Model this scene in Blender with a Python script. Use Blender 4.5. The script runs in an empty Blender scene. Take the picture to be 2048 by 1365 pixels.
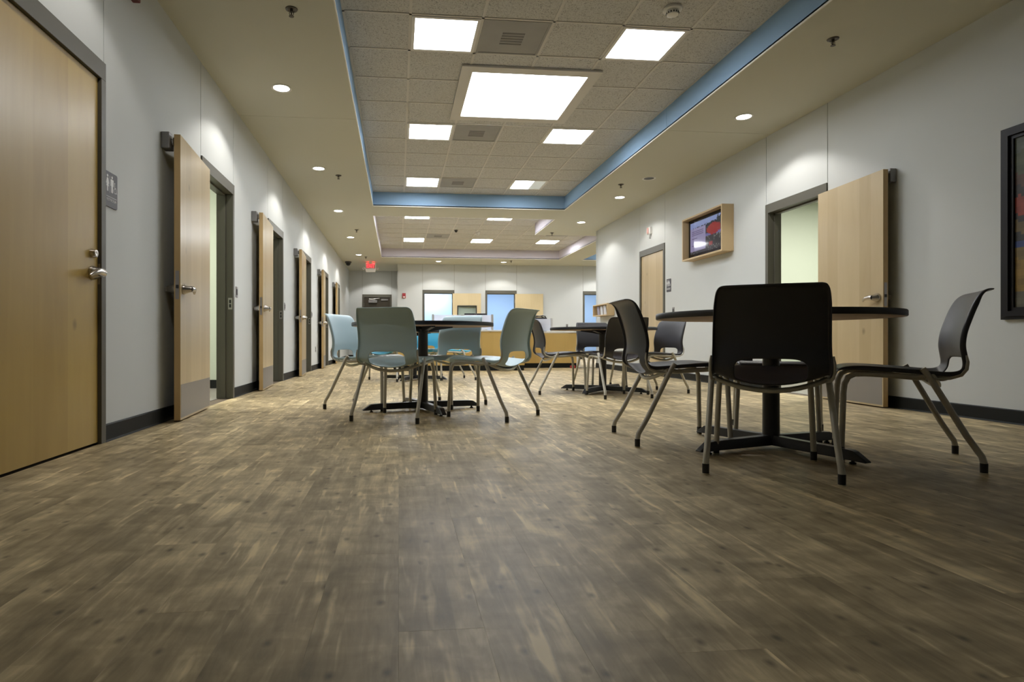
import bpy, bmesh, math, random
from mathutils import Vector, Matrix
random.seed(7)
PI = math.pi
sc = bpy.context.scene
COL = sc.collection

# ------------------------------------------------------------------ camera
cam_d = bpy.data.cameras.new('camera')
cam = bpy.data.objects.new('camera', cam_d)
COL.objects.link(cam)
cam.location = (0, 0, 0.5985)
cam.rotation_euler = (PI / 2, 0, -0.096)
cam_d.sensor_fit = 'HORIZONTAL'
cam_d.sensor_width = 36.0
cam_d.lens = 1182.0 / 2048.0 * 36.0
cam_d.shift_x = (1024 - 911.1) / 2048.0
cam_d.shift_y = (682.1 - 682.5) / 2048.0
cam_d.clip_start = 0.02
cam_d.clip_end = 100
sc.camera = cam

# ------------------------------------------------------------------ world, exposure, light levels
w = bpy.data.worlds.new('world')
sc.world = w
w.use_nodes = True
w.node_tree.nodes['Background'].inputs[0].default_value = (0.9, 0.95, 1.0, 1)
w.node_tree.nodes['Background'].inputs[1].default_value = 0.02
sc.view_settings.view_transform = 'Standard'
sc.view_settings.look = 'None'
sc.view_settings.gamma = 1.0
sc.view_settings.use_curve_mapping = False
sc.view_settings.exposure = 1.0
PANEL_E = 13.0       # emission of the troffer diffusers
BIG_E = 8.2         # emission of the large ceiling panel
CAN_W = 31.0        # watts of each recessed downlight
LENS_E = 14.0
ROOM_W = 45.0       # lamps in the side rooms
try:
    sc.cycles.use_denoising = True
    sc.cycles.max_bounces = 5
    sc.cycles.diffuse_bounces = 4
    sc.cycles.glossy_bounces = 2
    sc.cycles.adaptive_threshold = 0.05
    sc.cycles.sample_clamp_indirect = 8.0
    sc.cycles.caustics_reflective = False
    sc.cycles.caustics_refractive = False
except Exception:
    pass

# ------------------------------------------------------------------ constants of the place (metres)
WL, WR = -1.728, 4.395          # left and right wall faces
ZC, ZT = 3.048, 3.310           # soffit and tile heights
YB, YE = 18.9, 20.9             # back wall and exit-door wall
YN = -3.2                       # wall behind the camera
XF = 9.0                        # far right wall of the wider part
YC = 12.85                      # where the right wall ends
T = 0.6096

# ------------------------------------------------------------------ material helpers
def new_mat(name):
    m = bpy.data.materials.new(name)
    m.use_nodes = True
    nt = m.node_tree
    b = nt.nodes['Principled BSDF']
    return m, nt, b
def plain(name, col, rough=0.5, metal=0.0, spec=0.5, bump=0.0, bscale=200.0, var=0.0, vscale=3.0):
    m, nt, b = new_mat(name)
    b.inputs['Base Color'].default_value = (*col, 1)
    b.inputs['Roughness'].default_value = rough
    b.inputs['Metallic'].default_value = metal
    b.inputs['Specular IOR Level'].default_value = spec
    if var or bump:
        g = nt.nodes.new('ShaderNodeNewGeometry')
    if var:
        n = nt.nodes.new('ShaderNodeTexNoise'); n.inputs['Scale'].default_value = vscale; n.inputs['Detail'].default_value = 4
        nt.links.new(g.outputs['Position'], n.inputs['Vector'])
        r = nt.nodes.new('ShaderNodeMapRange')
        r.inputs['To Min'].default_value = 1 - var; r.inputs['To Max'].default_value = 1 + var
        nt.links.new(n.outputs['Fac'], r.inputs['Value'])
        mx = nt.nodes.new('ShaderNodeVectorMath'); mx.operation = 'SCALE'
        mx.inputs[0].default_value = col
        nt.links.new(r.outputs['Result'], mx.inputs['Scale'])
        nt.links.new(mx.outputs[0], b.inputs['Base Color'])
    if bump:
        n2 = nt.nodes.new('ShaderNodeTexNoise'); n2.inputs['Scale'].default_value = bscale; n2.inputs['Detail'].default_value = 3
        nt.links.new(g.outputs['Position'], n2.inputs['Vector'])
        bp = nt.nodes.new('ShaderNodeBump'); bp.inputs['Strength'].default_value = bump; bp.inputs['Distance'].default_value = 0.002
        nt.links.new(n2.outputs['Fac'], bp.inputs['Height'])
        nt.links.new(bp.outputs[0], b.inputs['Normal'])
    return m
def emis(name, col, strength):
    m, nt, b = new_mat(name)
    b.inputs['Base Color'].default_value = (*col, 1)
    b.inputs['Emission Color'].default_value = (*col, 1)
    b.inputs['Emission Strength'].default_value = strength
    b.inputs['Roughness'].default_value = 0.4
    return m
def math_node(nt, op, a, b=None):
    n = nt.nodes.new('ShaderNodeMath'); n.operation = op
    for i, v in enumerate((a, b)):
        if v is None: continue
        if isinstance(v, (int, float)): n.inputs[i].default_value = v
        else: nt.links.new(v, n.inputs[i])
    return n.outputs[0]

M = {}
M['wall'] = plain('painted_wall', (0.58, 0.60, 0.595), 0.75, bump=0.12, bscale=260, spec=0.25)
M['soffit'] = plain('painted_soffit', (0.57, 0.565, 0.48), 0.8, bump=0.1, bscale=260, spec=0.2)
M['core'] = plain('joint_backing', (0.28, 0.27, 0.24), 0.9)  # grey backing that shows in the wall and soffit joints
M['fascia_blue'] = plain('blue_paint', (0.27, 0.41, 0.58), 0.7, bump=0.1, bscale=260, spec=0.2)
M['fascia_lav'] = plain('lavender_paint', (0.60, 0.56, 0.62), 0.7, bump=0.1, bscale=260, spec=0.2)
M['bead'] = plain('corner_bead', (0.78, 0.76, 0.70), 0.6)
M['tee'] = plain('tee_white', (0.62, 0.60, 0.56), 0.5)
M['frame'] = plain('frame_paint', (0.105, 0.10, 0.08), 0.42, spec=0.3, bump=0.04, bscale=150)
M['steel_door'] = plain('dark_door_paint', (0.055, 0.046, 0.033), 0.6, spec=0.3)
M['base'] = plain('rubber_base', (0.010, 0.011, 0.010), 0.55, spec=0.2)
M['steel'] = plain('brushed_steel', (0.36, 0.34, 0.33), 0.36, 0.9)
M['kick'] = plain('kick_plate_steel', (0.30, 0.29, 0.285), 0.42, 0.75)
M['chrome'] = plain('satin_nickel', (0.52, 0.49, 0.46), 0.25, 1.0)
M['bronze'] = plain('dark_sprinkler_metal', (0.10, 0.09, 0.075), 0.4, 0.6)
M['alu'] = plain('holder_grey', (0.24, 0.235, 0.235), 0.45, 0.3)
M['black'] = plain('black_plastic', (0.012, 0.012, 0.013), 0.4)
M['dark'] = plain('dark_grey', (0.04, 0.04, 0.042), 0.5)
M['white'] = plain('white_plastic', (0.75, 0.74, 0.71), 0.45)
M['offwhite'] = plain('white_laminate', (0.78, 0.78, 0.76), 0.35)
M['red'] = plain('red_plastic', (0.35, 0.02, 0.025), 0.4)
M['darkred'] = plain('dark_red_plastic', (0.12, 0.012, 0.012), 0.5)
M['pinklens'] = plain('pinkish_lens', (0.62, 0.36, 0.33), 0.25)
M['legs'] = plain('leg_paint', (0.50, 0.48, 0.42), 0.36, 0.2)
M['glide'] = plain('pale_glide', (0.55, 0.5, 0.35), 0.5)
M['sage'] = plain('light_blue_shell', (0.45, 0.60, 0.67), 0.42, bump=0.05, bscale=600)
M['cyan'] = plain('cyan_shell', (0.08, 0.46, 0.70), 0.42, bump=0.05, bscale=600)
M['char'] = plain('charcoal_shell', (0.042, 0.042, 0.050), 0.42, bump=0.05, bscale=600)
M['edge'] = plain('black_edge_band', (0.017, 0.016, 0.02), 0.45)
M['board'] = plain('underside_board', (0.58, 0.40, 0.27), 0.6, var=0.15, vscale=8)
M['laminate'] = plain('table_laminate', (0.06, 0.055, 0.06), 0.4, var=0.2, vscale=40)
M['castiron'] = plain('black_base', (0.016, 0.016, 0.019), 0.38, bump=0.05, bscale=400)
M['artframe'] = plain('black_moulding', (0.010, 0.009, 0.011), 0.45, spec=0.2)
M['plaque'] = plain('sign_grey', (0.062, 0.060, 0.072), 0.5)
M['print'] = plain('sign_white', (0.72, 0.72, 0.72), 0.5)
M['vent'] = plain('perforated_grey', (0.34, 0.335, 0.325), 0.6, var=0.15, vscale=4)
M['ventdark'] = plain('vent_louvre', (0.16, 0.155, 0.15), 0.6)
M['green'] = plain('pale_green_wall', (0.57, 0.62, 0.50), 0.8)
M['blue'] = plain('pale_blue_wall', (0.42, 0.60, 0.86), 0.8)
M['vct'] = plain('side_room_floor', (0.25, 0.23, 0.20), 0.5)
M['panel_light'] = emis('diffuser_light', (0.97, 1.0, 1.03), PANEL_E)
M['big_light'] = emis('large_diffuser_light', (0.97, 1.0, 1.03), BIG_E)
M['far_light'] = emis('far_diffuser_light', (0.97, 1.0, 1.03), PANEL_E * 2.3)
M['near_light'] = emis('near_diffuser_light', (0.97, 1.0, 1.03), PANEL_E * 0.36)
M['dim_light'] = emis('dim_diffuser', (0.70, 0.75, 0.74), 0.14)
M['lens'] = emis('downlight_lens', (1.0, 0.95, 0.88), LENS_E)
M['exit_red'] = emis('exit_letters_red', (1.0, 0.028, 0.04), 2.2)
M['exit_face'] = emis('exit_face_glow', (0.50, 0.15, 0.14), 0.10)
M['exit_top'] = emis('exit_top_glow', (1.0, 0.03, 0.03), 9.0)
M['paper'] = plain('paper_white', (0.6, 0.62, 0.66), 0.6)
M['paper2'] = plain('paper_blue', (0.28, 0.42, 0.62), 0.6)
M['paper3'] = plain('paper_violet', (0.36, 0.34, 0.42), 0.6)

# translucent frosted acrylic for the desk screens
def see_through(name, tr, gl, rough, diff=None, k=0.0):
    m, nt, b = new_mat(name)
    out = nt.nodes['Material Output']; nt.nodes.remove(b)
    t = nt.nodes.new('ShaderNodeBsdfTransparent'); t.inputs[0].default_value = (*tr, 1)
    last = t.outputs[0]
    if diff:
        d = nt.nodes.new('ShaderNodeBsdfDiffuse'); d.inputs[0].default_value = (*diff, 1)
        tl = nt.nodes.new('ShaderNodeBsdfTranslucent'); tl.inputs[0].default_value = (*diff, 1)
        mm = nt.nodes.new('ShaderNodeMixShader'); mm.inputs[0].default_value = 0.5
        nt.links.new(d.outputs[0], mm.inputs[1]); nt.links.new(tl.outputs[0], mm.inputs[2])
        m2 = nt.nodes.new('ShaderNodeMixShader'); m2.inputs[0].default_value = k
        nt.links.new(last, m2.inputs[1]); nt.links.new(mm.outputs[0], m2.inputs[2]); last = m2.outputs[0]
    g = nt.nodes.new('ShaderNodeBsdfGlossy'); g.inputs['Roughness'].default_value = rough
    mx = nt.nodes.new('ShaderNodeMixShader'); mx.inputs[0].default_value = gl
    nt.links.new(last, mx.inputs[1]); nt.links.new(g.outputs[0], mx.inputs[2])
    nt.links.new(mx.outputs[0], out.inputs[0])
    return m
M['glass'] = see_through('clear_glass', (0.93, 0.97, 0.94), 0.06, 0.02)
M['frost'] = see_through('frosted_acrylic', (0.95, 0.96, 1.0), 0.04, 0.3, (0.86, 0.88, 0.95), 0.62)
m, nt, b = new_mat('screen_glass'); M['screen'] = m
b.inputs['Base Color'].default_value = (0.006, 0.006, 0.008, 1)
b.inputs['Roughness'].default_value = 0.06

# acoustic ceiling tile
m, nt, b = new_mat('acoustic_tile'); M['tile'] = m
g = nt.nodes.new('ShaderNodeNewGeometry')
n = nt.nodes.new('ShaderNodeTexNoise'); n.inputs['Scale'].default_value = 90; n.inputs['Detail'].default_value = 3; n.inputs['Distortion'].default_value = 1.5
nt.links.new(g.outputs['Position'], n.inputs['Vector'])
r = nt.nodes.new('ShaderNodeValToRGB')
r.color_ramp.elements[0].position = 0.36; r.color_ramp.elements[0].color = (0.23, 0.225, 0.215, 1)
r.color_ramp.elements[1].position = 0.46; r.color_ramp.elements[1].color = (0.60, 0.595, 0.575, 1)
nt.links.new(n.outputs['Fac'], r.inputs[0]); nt.links.new(r.outputs[0], b.inputs['Base Color'])
bp = nt.nodes.new('ShaderNodeBump'); bp.inputs['Strength'].default_value = 0.5; bp.inputs['Distance'].default_value = 0.002
nt.links.new(n.outputs['Fac'], bp.inputs['Height']); nt.links.new(bp.outputs[0], b.inputs['Normal'])
b.inputs['Roughness'].default_value = 0.9

# maple veneer (object coordinates: x across the leaf, z up)
def maple(name, c1, c2, strip=0.152, rough=0.28, off=0.0, axis='X'):
    m, nt, b = new_mat(name)
    tc = nt.nodes.new('ShaderNodeTexCoord')
    sep = nt.nodes.new('ShaderNodeSeparateXYZ'); nt.links.new(tc.outputs['Object'], sep.inputs[0])
    xs = math_node(nt, 'ADD', sep.outputs[axis], off)
    cell = math_node(nt, 'FLOOR', math_node(nt, 'DIVIDE', xs, strip))
    wn = nt.nodes.new('ShaderNodeTexWhiteNoise'); wn.noise_dimensions = '1D'; nt.links.new(cell, wn.inputs['W'])
    mp = nt.nodes.new('ShaderNodeMapping')
    mp.inputs['Scale'].default_value = (14, 14, 1.6) if axis != 'Z' else (1.6, 14, 14)
    nt.links.new(tc.outputs['Object'], mp.inputs['Vector'])
    n1 = nt.nodes.new('ShaderNodeTexNoise'); n1.inputs['Scale'].default_value = 1.0; n1.inputs['Detail'].default_value = 6; n1.inputs['Distortion'].default_value = 0.9
    nt.links.new(mp.outputs[0], n1.inputs['Vector'])
    mp2 = nt.nodes.new('ShaderNodeMapping')
    mp2.inputs['Scale'].default_value = (3.0, 3.0, 1.3)
    nt.links.new(tc.outputs['Object'], mp2.inputs['Vector'])
    n2 = nt.nodes.new('ShaderNodeTexNoise'); n2.inputs['Scale'].default_value = 1.0; n2.inputs['Detail'].default_value = 2
    nt.links.new(mp2.outputs[0], n2.inputs['Vector'])
    # pin knots
    mp3 = nt.nodes.new('ShaderNodeMapping'); mp3.inputs['Scale'].default_value = (3.2, 3.2, 2.2)
    nt.links.new(tc.outputs['Object'], mp3.inputs['Vector'])
    vo = nt.nodes.new('ShaderNodeTexVoronoi'); vo.inputs['Scale'].default_value = 1.0
    nt.links.new(mp3.outputs[0], vo.inputs['Vector'])
    kn = nt.nodes.new('ShaderNodeMapRange'); kn.inputs['From Min'].default_value = 0.02; kn.inputs['From Max'].default_value = 0.085
    kn.inputs['To Min'].default_value = 0.62; kn.inputs['To Max'].default_value = 1.0
    nt.links.new(vo.outputs['Distance'], kn.inputs['Value'])
    f = math_node(nt, 'ADD', math_node(nt, 'MULTIPLY', wn.outputs['Value'], 0.34),
                  math_node(nt, 'ADD', math_node(nt, 'MULTIPLY', n1.outputs['Fac'], 0.36), math_node(nt, 'MULTIPLY', n2.outputs['Fac'], 0.42)))
    mix = nt.nodes.new('ShaderNodeMix'); mix.data_type = 'RGBA'
    mix.inputs['A'].default_value = (*c1, 1); mix.inputs['B'].default_value = (*c2, 1)
    nt.links.new(f, mix.inputs['Factor'])
    vm = nt.nodes.new('ShaderNodeVectorMath'); vm.operation = 'SCALE'
    nt.links.new(mix.outputs['Result'], vm.inputs[0]); nt.links.new(kn.outputs['Result'], vm.inputs['Scale'])
    nt.links.new(vm.outputs[0], b.inputs['Base Color'])
    b.inputs['Roughness'].default_value = rough
    b.inputs['Specular IOR Level'].default_value = 0.45
    return m
M['maple'] = maple('maple_veneer', (0.38, 0.28, 0.145), (0.57, 0.46, 0.285))
M['maple_gold'] = maple('golden_maple_veneer', (0.31, 0.195, 0.05), (0.52, 0.37, 0.115), strip=0.3, rough=0.3, off=3.3)
M['maple_edge'] = plain('maple_edge', (0.52, 0.36, 0.165), 0.4, var=0.08, vscale=6)
M['maple_back'] = maple('pale_maple_veneer', (0.56, 0.44, 0.24), (0.66, 0.55, 0.34), strip=0.5)
M['maple_desk'] = maple('desk_maple', (0.52, 0.34, 0.10), (0.64, 0.45, 0.16), strip=0.6, rough=0.4)
M['pine'] = maple('box_wood', (0.50, 0.36, 0.19), (0.63, 0.48, 0.28), strip=2.0, rough=0.5)

# wood-look plank floor: world position drives the plank cell, the geometry repeats the same cells
PW, PL, PS = 0.178, 1.22, 0.37
m, nt, b = new_mat('plank_floor'); M['plank'] = m
g = nt.nodes.new('ShaderNodeNewGeometry')
sep = nt.nodes.new('ShaderNodeSeparateXYZ'); nt.links.new(g.outputs['Position'], sep.inputs[0])
row = math_node(nt, 'FLOOR', math_node(nt, 'DIVIDE', sep.outputs['X'], PW))
offs = math_node(nt, 'MULTIPLY', math_node(nt, 'FRACT', math_node(nt, 'MULTIPLY', math_node(nt, 'ADD', row, 1000), PS)), PL)
colc = math_node(nt, 'FLOOR', math_node(nt, 'DIVIDE', math_node(nt, 'ADD', sep.outputs['Y'], offs), PL))
cmb = nt.nodes.new('ShaderNodeCombineXYZ'); nt.links.new(row, cmb.inputs[0]); nt.links.new(colc, cmb.inputs[1])
wn = nt.nodes.new('ShaderNodeTexWhiteNoise'); wn.noise_dimensions = '2D'; nt.links.new(cmb.outputs[0], wn.inputs['Vector'])
shift = nt.nodes.new('ShaderNodeVectorMath'); shift.operation = 'SCALE'; shift.inputs['Scale'].default_value = 13.0
nt.links.new(wn.outputs['Color'], shift.inputs[0])
pos = nt.nodes.new('ShaderNodeVectorMath'); pos.operation = 'ADD'
nt.links.new(g.outputs['Position'], pos.inputs[0]); nt.links.new(shift.outputs[0], pos.inputs[1])
def noise(scale3, detail, dist=0.0, rough=0.5):
    mp = nt.nodes.new('ShaderNodeMapping'); mp.inputs['Scale'].default_value = scale3
    nt.links.new(pos.outputs[0], mp.inputs['Vector'])
    n = nt.nodes.new('ShaderNodeTexNoise'); n.inputs['Scale'].default_value = 1.0
    n.inputs['Detail'].default_value = detail; n.inputs['Distortion'].default_value = dist; n.inputs['Roughness'].default_value = rough
    nt.links.new(mp.outputs[0], n.inputs['Vector'])
    return n.outputs['Fac']
grain = noise((46, 7, 1), 5, 1.2, 0.6)
blotch = noise((8, 5.5, 1), 4, 0.8)
streak = noise((26, 1.6, 1), 3, 0.2)
bars = noise((4, 14, 1), 2, 0.4)
row2 = math_node(nt, 'FLOOR', math_node(nt, 'DIVIDE', sep.outputs['X'], PW / 3))
wn2 = nt.nodes.new('ShaderNodeTexWhiteNoise'); wn2.noise_dimensions = '1D'; nt.links.new(row2, wn2.inputs['W'])
col2 = math_node(nt, 'FLOOR', math_node(nt, 'DIVIDE', math_node(nt, 'ADD', sep.outputs['Y'], math_node(nt, 'MULTIPLY', wn2.outputs['Value'], 5.0)), 0.37))
cmb2 = nt.nodes.new('ShaderNodeCombineXYZ'); nt.links.new(row2, cmb2.inputs[0]); nt.links.new(col2, cmb2.inputs[1])
wn3 = nt.nodes.new('ShaderNodeTexWhiteNoise'); wn3.noise_dimensions = '2D'; nt.links.new(cmb2.outputs[0], wn3.inputs['Vector'])
fac = math_node(nt, 'ADD', math_node(nt, 'MULTIPLY', wn.outputs['Value'], 0.10), math_node(nt, 'MULTIPLY', grain, 0.22))
fac = math_node(nt, 'ADD', fac, math_node(nt, 'MULTIPLY', wn3.outputs['Value'], 0.085))
fac = math_node(nt, 'ADD', fac, math_node(nt, 'MULTIPLY', blotch, 0.52))
fac = math_node(nt, 'ADD', fac, math_node(nt, 'MULTIPLY', streak, 0.30))
fac = math_node(nt, 'ADD', fac, math_node(nt, 'MULTIPLY', bars, 0.22))
pale = noise((30, 3.2, 1), 2, 0.5)
fac = math_node(nt, 'ADD', fac, math_node(nt, 'MULTIPLY', math_node(nt, 'MAXIMUM', math_node(nt, 'SUBTRACT', pale, 0.60), 0.0), 1.3))
rp = nt.nodes.new('ShaderNodeValToRGB')
e = rp.color_ramp.elements
e[0].position = 0.44; e[0].color = (0.130, 0.097, 0.048, 1)
e[1].position = 0.96; e[1].color = (0.80, 0.65, 0.38, 1)
x = e.new(0.62); x.color = (0.268, 0.209, 0.114, 1)
x = e.new(0.76); x.color = (0.415, 0.328, 0.188, 1)
nt.links.new(fac, rp.inputs[0])
mp = nt.nodes.new('ShaderNodeMapping'); mp.inputs['Scale'].default_value = (9.5, 6.0, 1)
nt.links.new(pos.outputs[0], mp.inputs['Vector'])
vo = nt.nodes.new('ShaderNodeTexVoronoi'); vo.inputs['Scale'].default_value = 1.0; vo.voronoi_dimensions = '2D'
nt.links.new(mp.outputs[0], vo.inputs['Vector'])
kn = nt.nodes.new('ShaderNodeMapRange'); kn.inputs['From Min'].default_value = 0.02; kn.inputs['From Max'].default_value = 0.12
kn.inputs['To Min'].default_value = 0.45; kn.inputs['To Max'].default_value = 1.0
nt.links.new(vo.outputs['Distance'], kn.inputs['Value'])
vm = nt.nodes.new('ShaderNodeVectorMath'); vm.operation = 'SCALE'
sepk = nt.nodes.new('ShaderNodeSeparateColor'); nt.links.new(vo.outputs['Color'], sepk.inputs[0])
kk = math_node(nt, 'MAXIMUM', kn.outputs['Result'], math_node(nt, 'GREATER_THAN', sepk.outputs[0], 0.5))
nt.links.new(rp.outputs[0], vm.inputs[0]); nt.links.new(kk, vm.inputs['Scale'])
nt.links.new(vm.outputs[0], b.inputs['Base Color'])
b.inputs['Roughness'].default_value = 0.46
b.inputs['Specular IOR Level'].default_value = 0.22
M['subfloor'] = plain('subfloor', (0.12, 0.09, 0.06), 0.8)

def attr_mat(name, strength, rough=0.5):
    m, nt, b = new_mat(name)
    a = nt.nodes.new('ShaderNodeVertexColor'); a.layer_name = 'Col'
    nt.links.new(a.outputs[0], b.inputs['Base Color'])
    if strength:
        nt.links.new(a.outputs[0], b.inputs['Emission Color'])
        b.inputs['Emission Strength'].default_value = strength
    b.inputs['Roughness'].default_value = rough
    return m
M['video'] = attr_mat('lit_screen_image', 0.26, 0.06)
_b = M['video'].node_tree.nodes['Principled BSDF']
M['video'].node_tree.links.remove(_b.inputs['Base Color'].links[0])
_b.inputs['Base Color'].default_value = (0.01, 0.01, 0.012, 1)
M['art'] = attr_mat('painted_canvas', 0.0, 0.55)

# ------------------------------------------------------------------ mesh helpers
class MB:
    def __init__(s):
        s.v = []; s.f = []; s.mi = []
    def box(s, x0, x1, y0, y1, z0, z1, mi=0):
        b = len(s.v)
        s.v += [(x0, y0, z0), (x1, y0, z0), (x1, y1, z0), (x0, y1, z0), (x0, y0, z1), (x1, y0, z1), (x1, y1, z1), (x0, y1, z1)]
        for q in ((0, 3, 2, 1), (4, 5, 6, 7), (0, 1, 5, 4), (1, 2, 6, 5), (2, 3, 7, 6), (3, 0, 4, 7)):
            s.f.append([b + i for i in q]); s.mi.append(mi)
        return s
    def quad(s, a, b_, c, d, mi=0):
        b = len(s.v); s.v += [tuple(a), tuple(b_), tuple(c), tuple(d)]; s.f.append([b, b + 1, b + 2, b + 3]); s.mi.append(mi); return s
    def prism(s, poly, d0, d1, axis=1, mi=0):
        """poly of (a, c) points extruded along the given axis (0 x: a=y,c=z; 1 y: a=x,c=z; 2 z: a=x,c=y)"""
        def P(p, d):
            return (d, p[0], p[1]) if axis == 0 else ((p[0], d, p[1]) if axis == 1 else (p[0], p[1], d))
        b = len(s.v); n = len(poly)
        s.v += [P(p, d0) for p in poly] + [P(p, d1) for p in poly]
        s.f.append([b + i for i in range(n)][::-1]); s.f.append([b + n + i for i in range(n)]); s.mi += [mi, mi]
        for i in range(n):
            j = (i + 1) % n
            s.f.append([b + i, b + j, b + n + j, b + n + i]); s.mi.append(mi)
        return s
    def tube(s, pts, rad, seg=10, caps=True, flat=1.0, mi=0):
        P = [Vector(p) for p in pts]; n = len(P)
        rads = rad if isinstance(rad, (list, tuple)) else [rad] * n
        b = len(s.v); up = None
        for i in range(n):
            t = (P[min(i + 1, n - 1)] - P[max(i - 1, 0)]).normalized()
            if up is None:
                up = Vector((0, 0, 1)) if abs(t.z) < 0.9 else Vector((1, 0, 0))
            u = (up - t * up.dot(t)).normalized(); wv = t.cross(u); up = u
            for k in range(seg):
                a = 2 * PI * k / seg
                s.v.append(tuple(P[i] + (u * math.cos(a) * flat + wv * math.sin(a)) * rads[i]))
        for i in range(n - 1):
            for k in range(seg):
                k2 = (k + 1) % seg
                s.f.append([b + i * seg + k, b + i * seg + k2, b + (i + 1) * seg + k2, b + (i + 1) * seg + k]); s.mi.append(mi)
        if caps:
            s.f.append([b + k for k in range(seg)][::-1]); s.f.append([b + (n - 1) * seg + k for k in range(seg)]); s.mi += [mi, mi]
        return s
    def lathe(s, prof, seg=24, axis=2, c=(0, 0, 0), mi=0, cap=True):
        """prof of (r, h) along the axis"""
        b = len(s.v); n = len(prof)
        for r, h in prof:
            for k in range(seg):
                a = 2 * PI * k / seg; p, q = r * math.cos(a), r * math.sin(a)
                t = (p, q, h) if axis == 2 else ((p, h, q) if axis == 1 else (h, p, q))
                s.v.append((t[0] + c[0], t[1] + c[1], t[2] + c[2]))
        for i in range(n - 1):
            for k in range(seg):
                k2 = (k + 1) % seg
                s.f.append([b + i * seg + k, b + i * seg + k2, b + (i + 1) * seg + k2, b + (i + 1) * seg + k]); s.mi.append(mi)
        if cap:
            s.f.append([b + k for k in range(seg)][::-1]); s.f.append([b + (n - 1) * seg + k for k in range(seg)]); s.mi += [mi, mi]
        return s
    def mesh(s, name, mats, smooth=False, bevel=0.0):
        me = bpy.data.meshes.new(name)
        me.from_pydata(s.v, [], s.f)
        for m in (mats if isinstance(mats, (list, tuple)) else [mats]): me.materials.append(m)
        for p, i in zip(me.polygons, s.mi): p.material_index = i
        bm = bmesh.new(); bm.from_mesh(me)
        bmesh.ops.recalc_face_normals(bm, faces=bm.faces)
        if bevel:
            bmesh.ops.bevel(bm, geom=list(bm.edges), offset=bevel, segments=2, affect='EDGES', profile=0.5, clamp_overlap=True)
        bm.to_mesh(me); bm.free()
        if smooth:
            me.shade_auto_smooth(angle=0.7) if hasattr(me, 'shade_auto_smooth') else None
            for p in me.polygons: p.use_smooth = True
            try: me.set_sharp_from_angle(angle=0.7)
            except Exception: pass
        return me
    def build(s, name, mats, parent=None, smooth=False, bevel=0.0, loc=None):
        return obj(name, s.mesh(name, mats, smooth, bevel), parent, loc)
def obj(name, me, parent=None, loc=None):
    o = bpy.data.objects.new(name, me); COL.objects.link(o)
    if parent is not None: o.parent = parent
    if loc is not None: o.location = loc
    return o
def tag(o, label=None, cat=None, group=None, kind=None):
    if label: o['label'] = label
    if cat: o['category'] = cat
    if group: o['group'] = group
    if kind: o['kind'] = kind
    return o
def empty(name, loc=(0, 0, 0), rz=0.0):
    o = bpy.data.objects.new(name, None); COL.objects.link(o)
    o.empty_display_size = 0.05; o.location = loc; o.rotation_euler = (0, 0, rz)
    return o
def thing(name, label, cat, loc=(0, 0, 0), rz=0.0, group=None, kind=None):
    return tag(empty(name, loc, rz), label, cat, group, kind)
def copy_tree(o, parent=None):
    c = o.copy(); COL.objects.link(c)
    if parent is not None: c.parent = parent
    for ch in list(o.children): copy_tree(ch, c)
    return c
def lamp(kind, name, loc, power, **kw):
    d = bpy.data.lights.new(name, kind); d.energy = power
    for k, v in kw.items(): setattr(d, k, v)
    o = bpy.data.objects.new(name, d); COL.objects.link(o); o.location = loc
    return o
def text(body, size, mat, parent, loc, rot=(0, 0, 0), extrude=0.0008, sx=1.0, name='lettering', bold=0.0):
    cu = bpy.data.curves.new(name, 'FONT'); cu.body = body; cu.size = size; cu.extrude = extrude; cu.offset = bold
    cu.align_x = 'CENTER'; cu.align_y = 'CENTER'; cu.materials.append(mat); cu.resolution_u = 3
    tmp = bpy.data.objects.new('tmp_text', cu); COL.objects.link(tmp)
    bpy.context.view_layer.update()
    me = bpy.data.meshes.new_from_object(tmp.evaluated_get(bpy.context.evaluated_depsgraph_get()))
    bpy.data.objects.remove(tmp)
    if not me.materials: me.materials.append(mat)
    o = obj(name, me, parent)
    o.location = loc; o.rotation_euler = rot; o.scale = (sx, 1, 1)
    return o
def rrect(x0, x1, z0, z1, r, n=5):
    pts = []
    for cx, cz, a0 in ((x1 - r, z1 - r, 0), (x0 + r, z1 - r, 90), (x0 + r, z0 + r, 180), (x1 - r, z0 + r, 270)):
        for i in range(n + 1):
            a = math.radians(a0 + 90 * i / n); pts.append((cx + r * math.cos(a), cz + r * math.sin(a)))
    return pts
def disc(cx, cz, r, n=16):
    return [(cx + r * math.cos(2 * PI * i / n), cz + r * math.sin(2 * PI * i / n)) for i in range(n)]

# ================================================================== FLOOR
fl = MB().box(WL - 3.2, XF + 0.1, YN, YE + 2.6, -0.12, -0.006).build('floor', M['subfloor'])
tag(fl, 'brown wood-look plank floor running the length of the room', 'floor', kind='structure')
GAP = 0.0
planks = []
i0, i1 = math.floor(WL / PW), math.ceil(XF / PW)
for i in range(i0, i1):
    xa, xb = i * PW, (i + 1) * PW
    if xb <= WL or xa >= XF: continue
    off = ((i + 1000) * PS) % 1.0 * PL
    ymax = YE
    k0 = math.floor((YN + off) / PL); k1 = math.ceil((ymax + off) / PL)
    for k in range(k0, k1):
        ya, yb = k * PL - off, (k + 1) * PL - off
        cx, cy = (xa + xb) / 2, (ya + yb) / 2
        x0c, x1c, y0c, y1c = max(xa, WL), min(xb, WR if cy < YC else XF), max(ya, YN), min(yb, ymax)
        if x1c - x0c < 0.01 or y1c - y0c < 0.02: continue
        planks.append((x0c, x1c, y0c, y1c))
def seen(p):
    cx, cy = (p[0] + p[1]) / 2, p[3]
    d = cx * math.sin(.096) + cy * math.cos(.096)
    if d < 0.9: return 0
    u = 911.1 + 1182 * (cx * math.cos(.096) - cy * math.sin(.096)) / d
    if u < -180 or u > 2230: return 0
    return 1.0 / (d ** 3)
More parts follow.
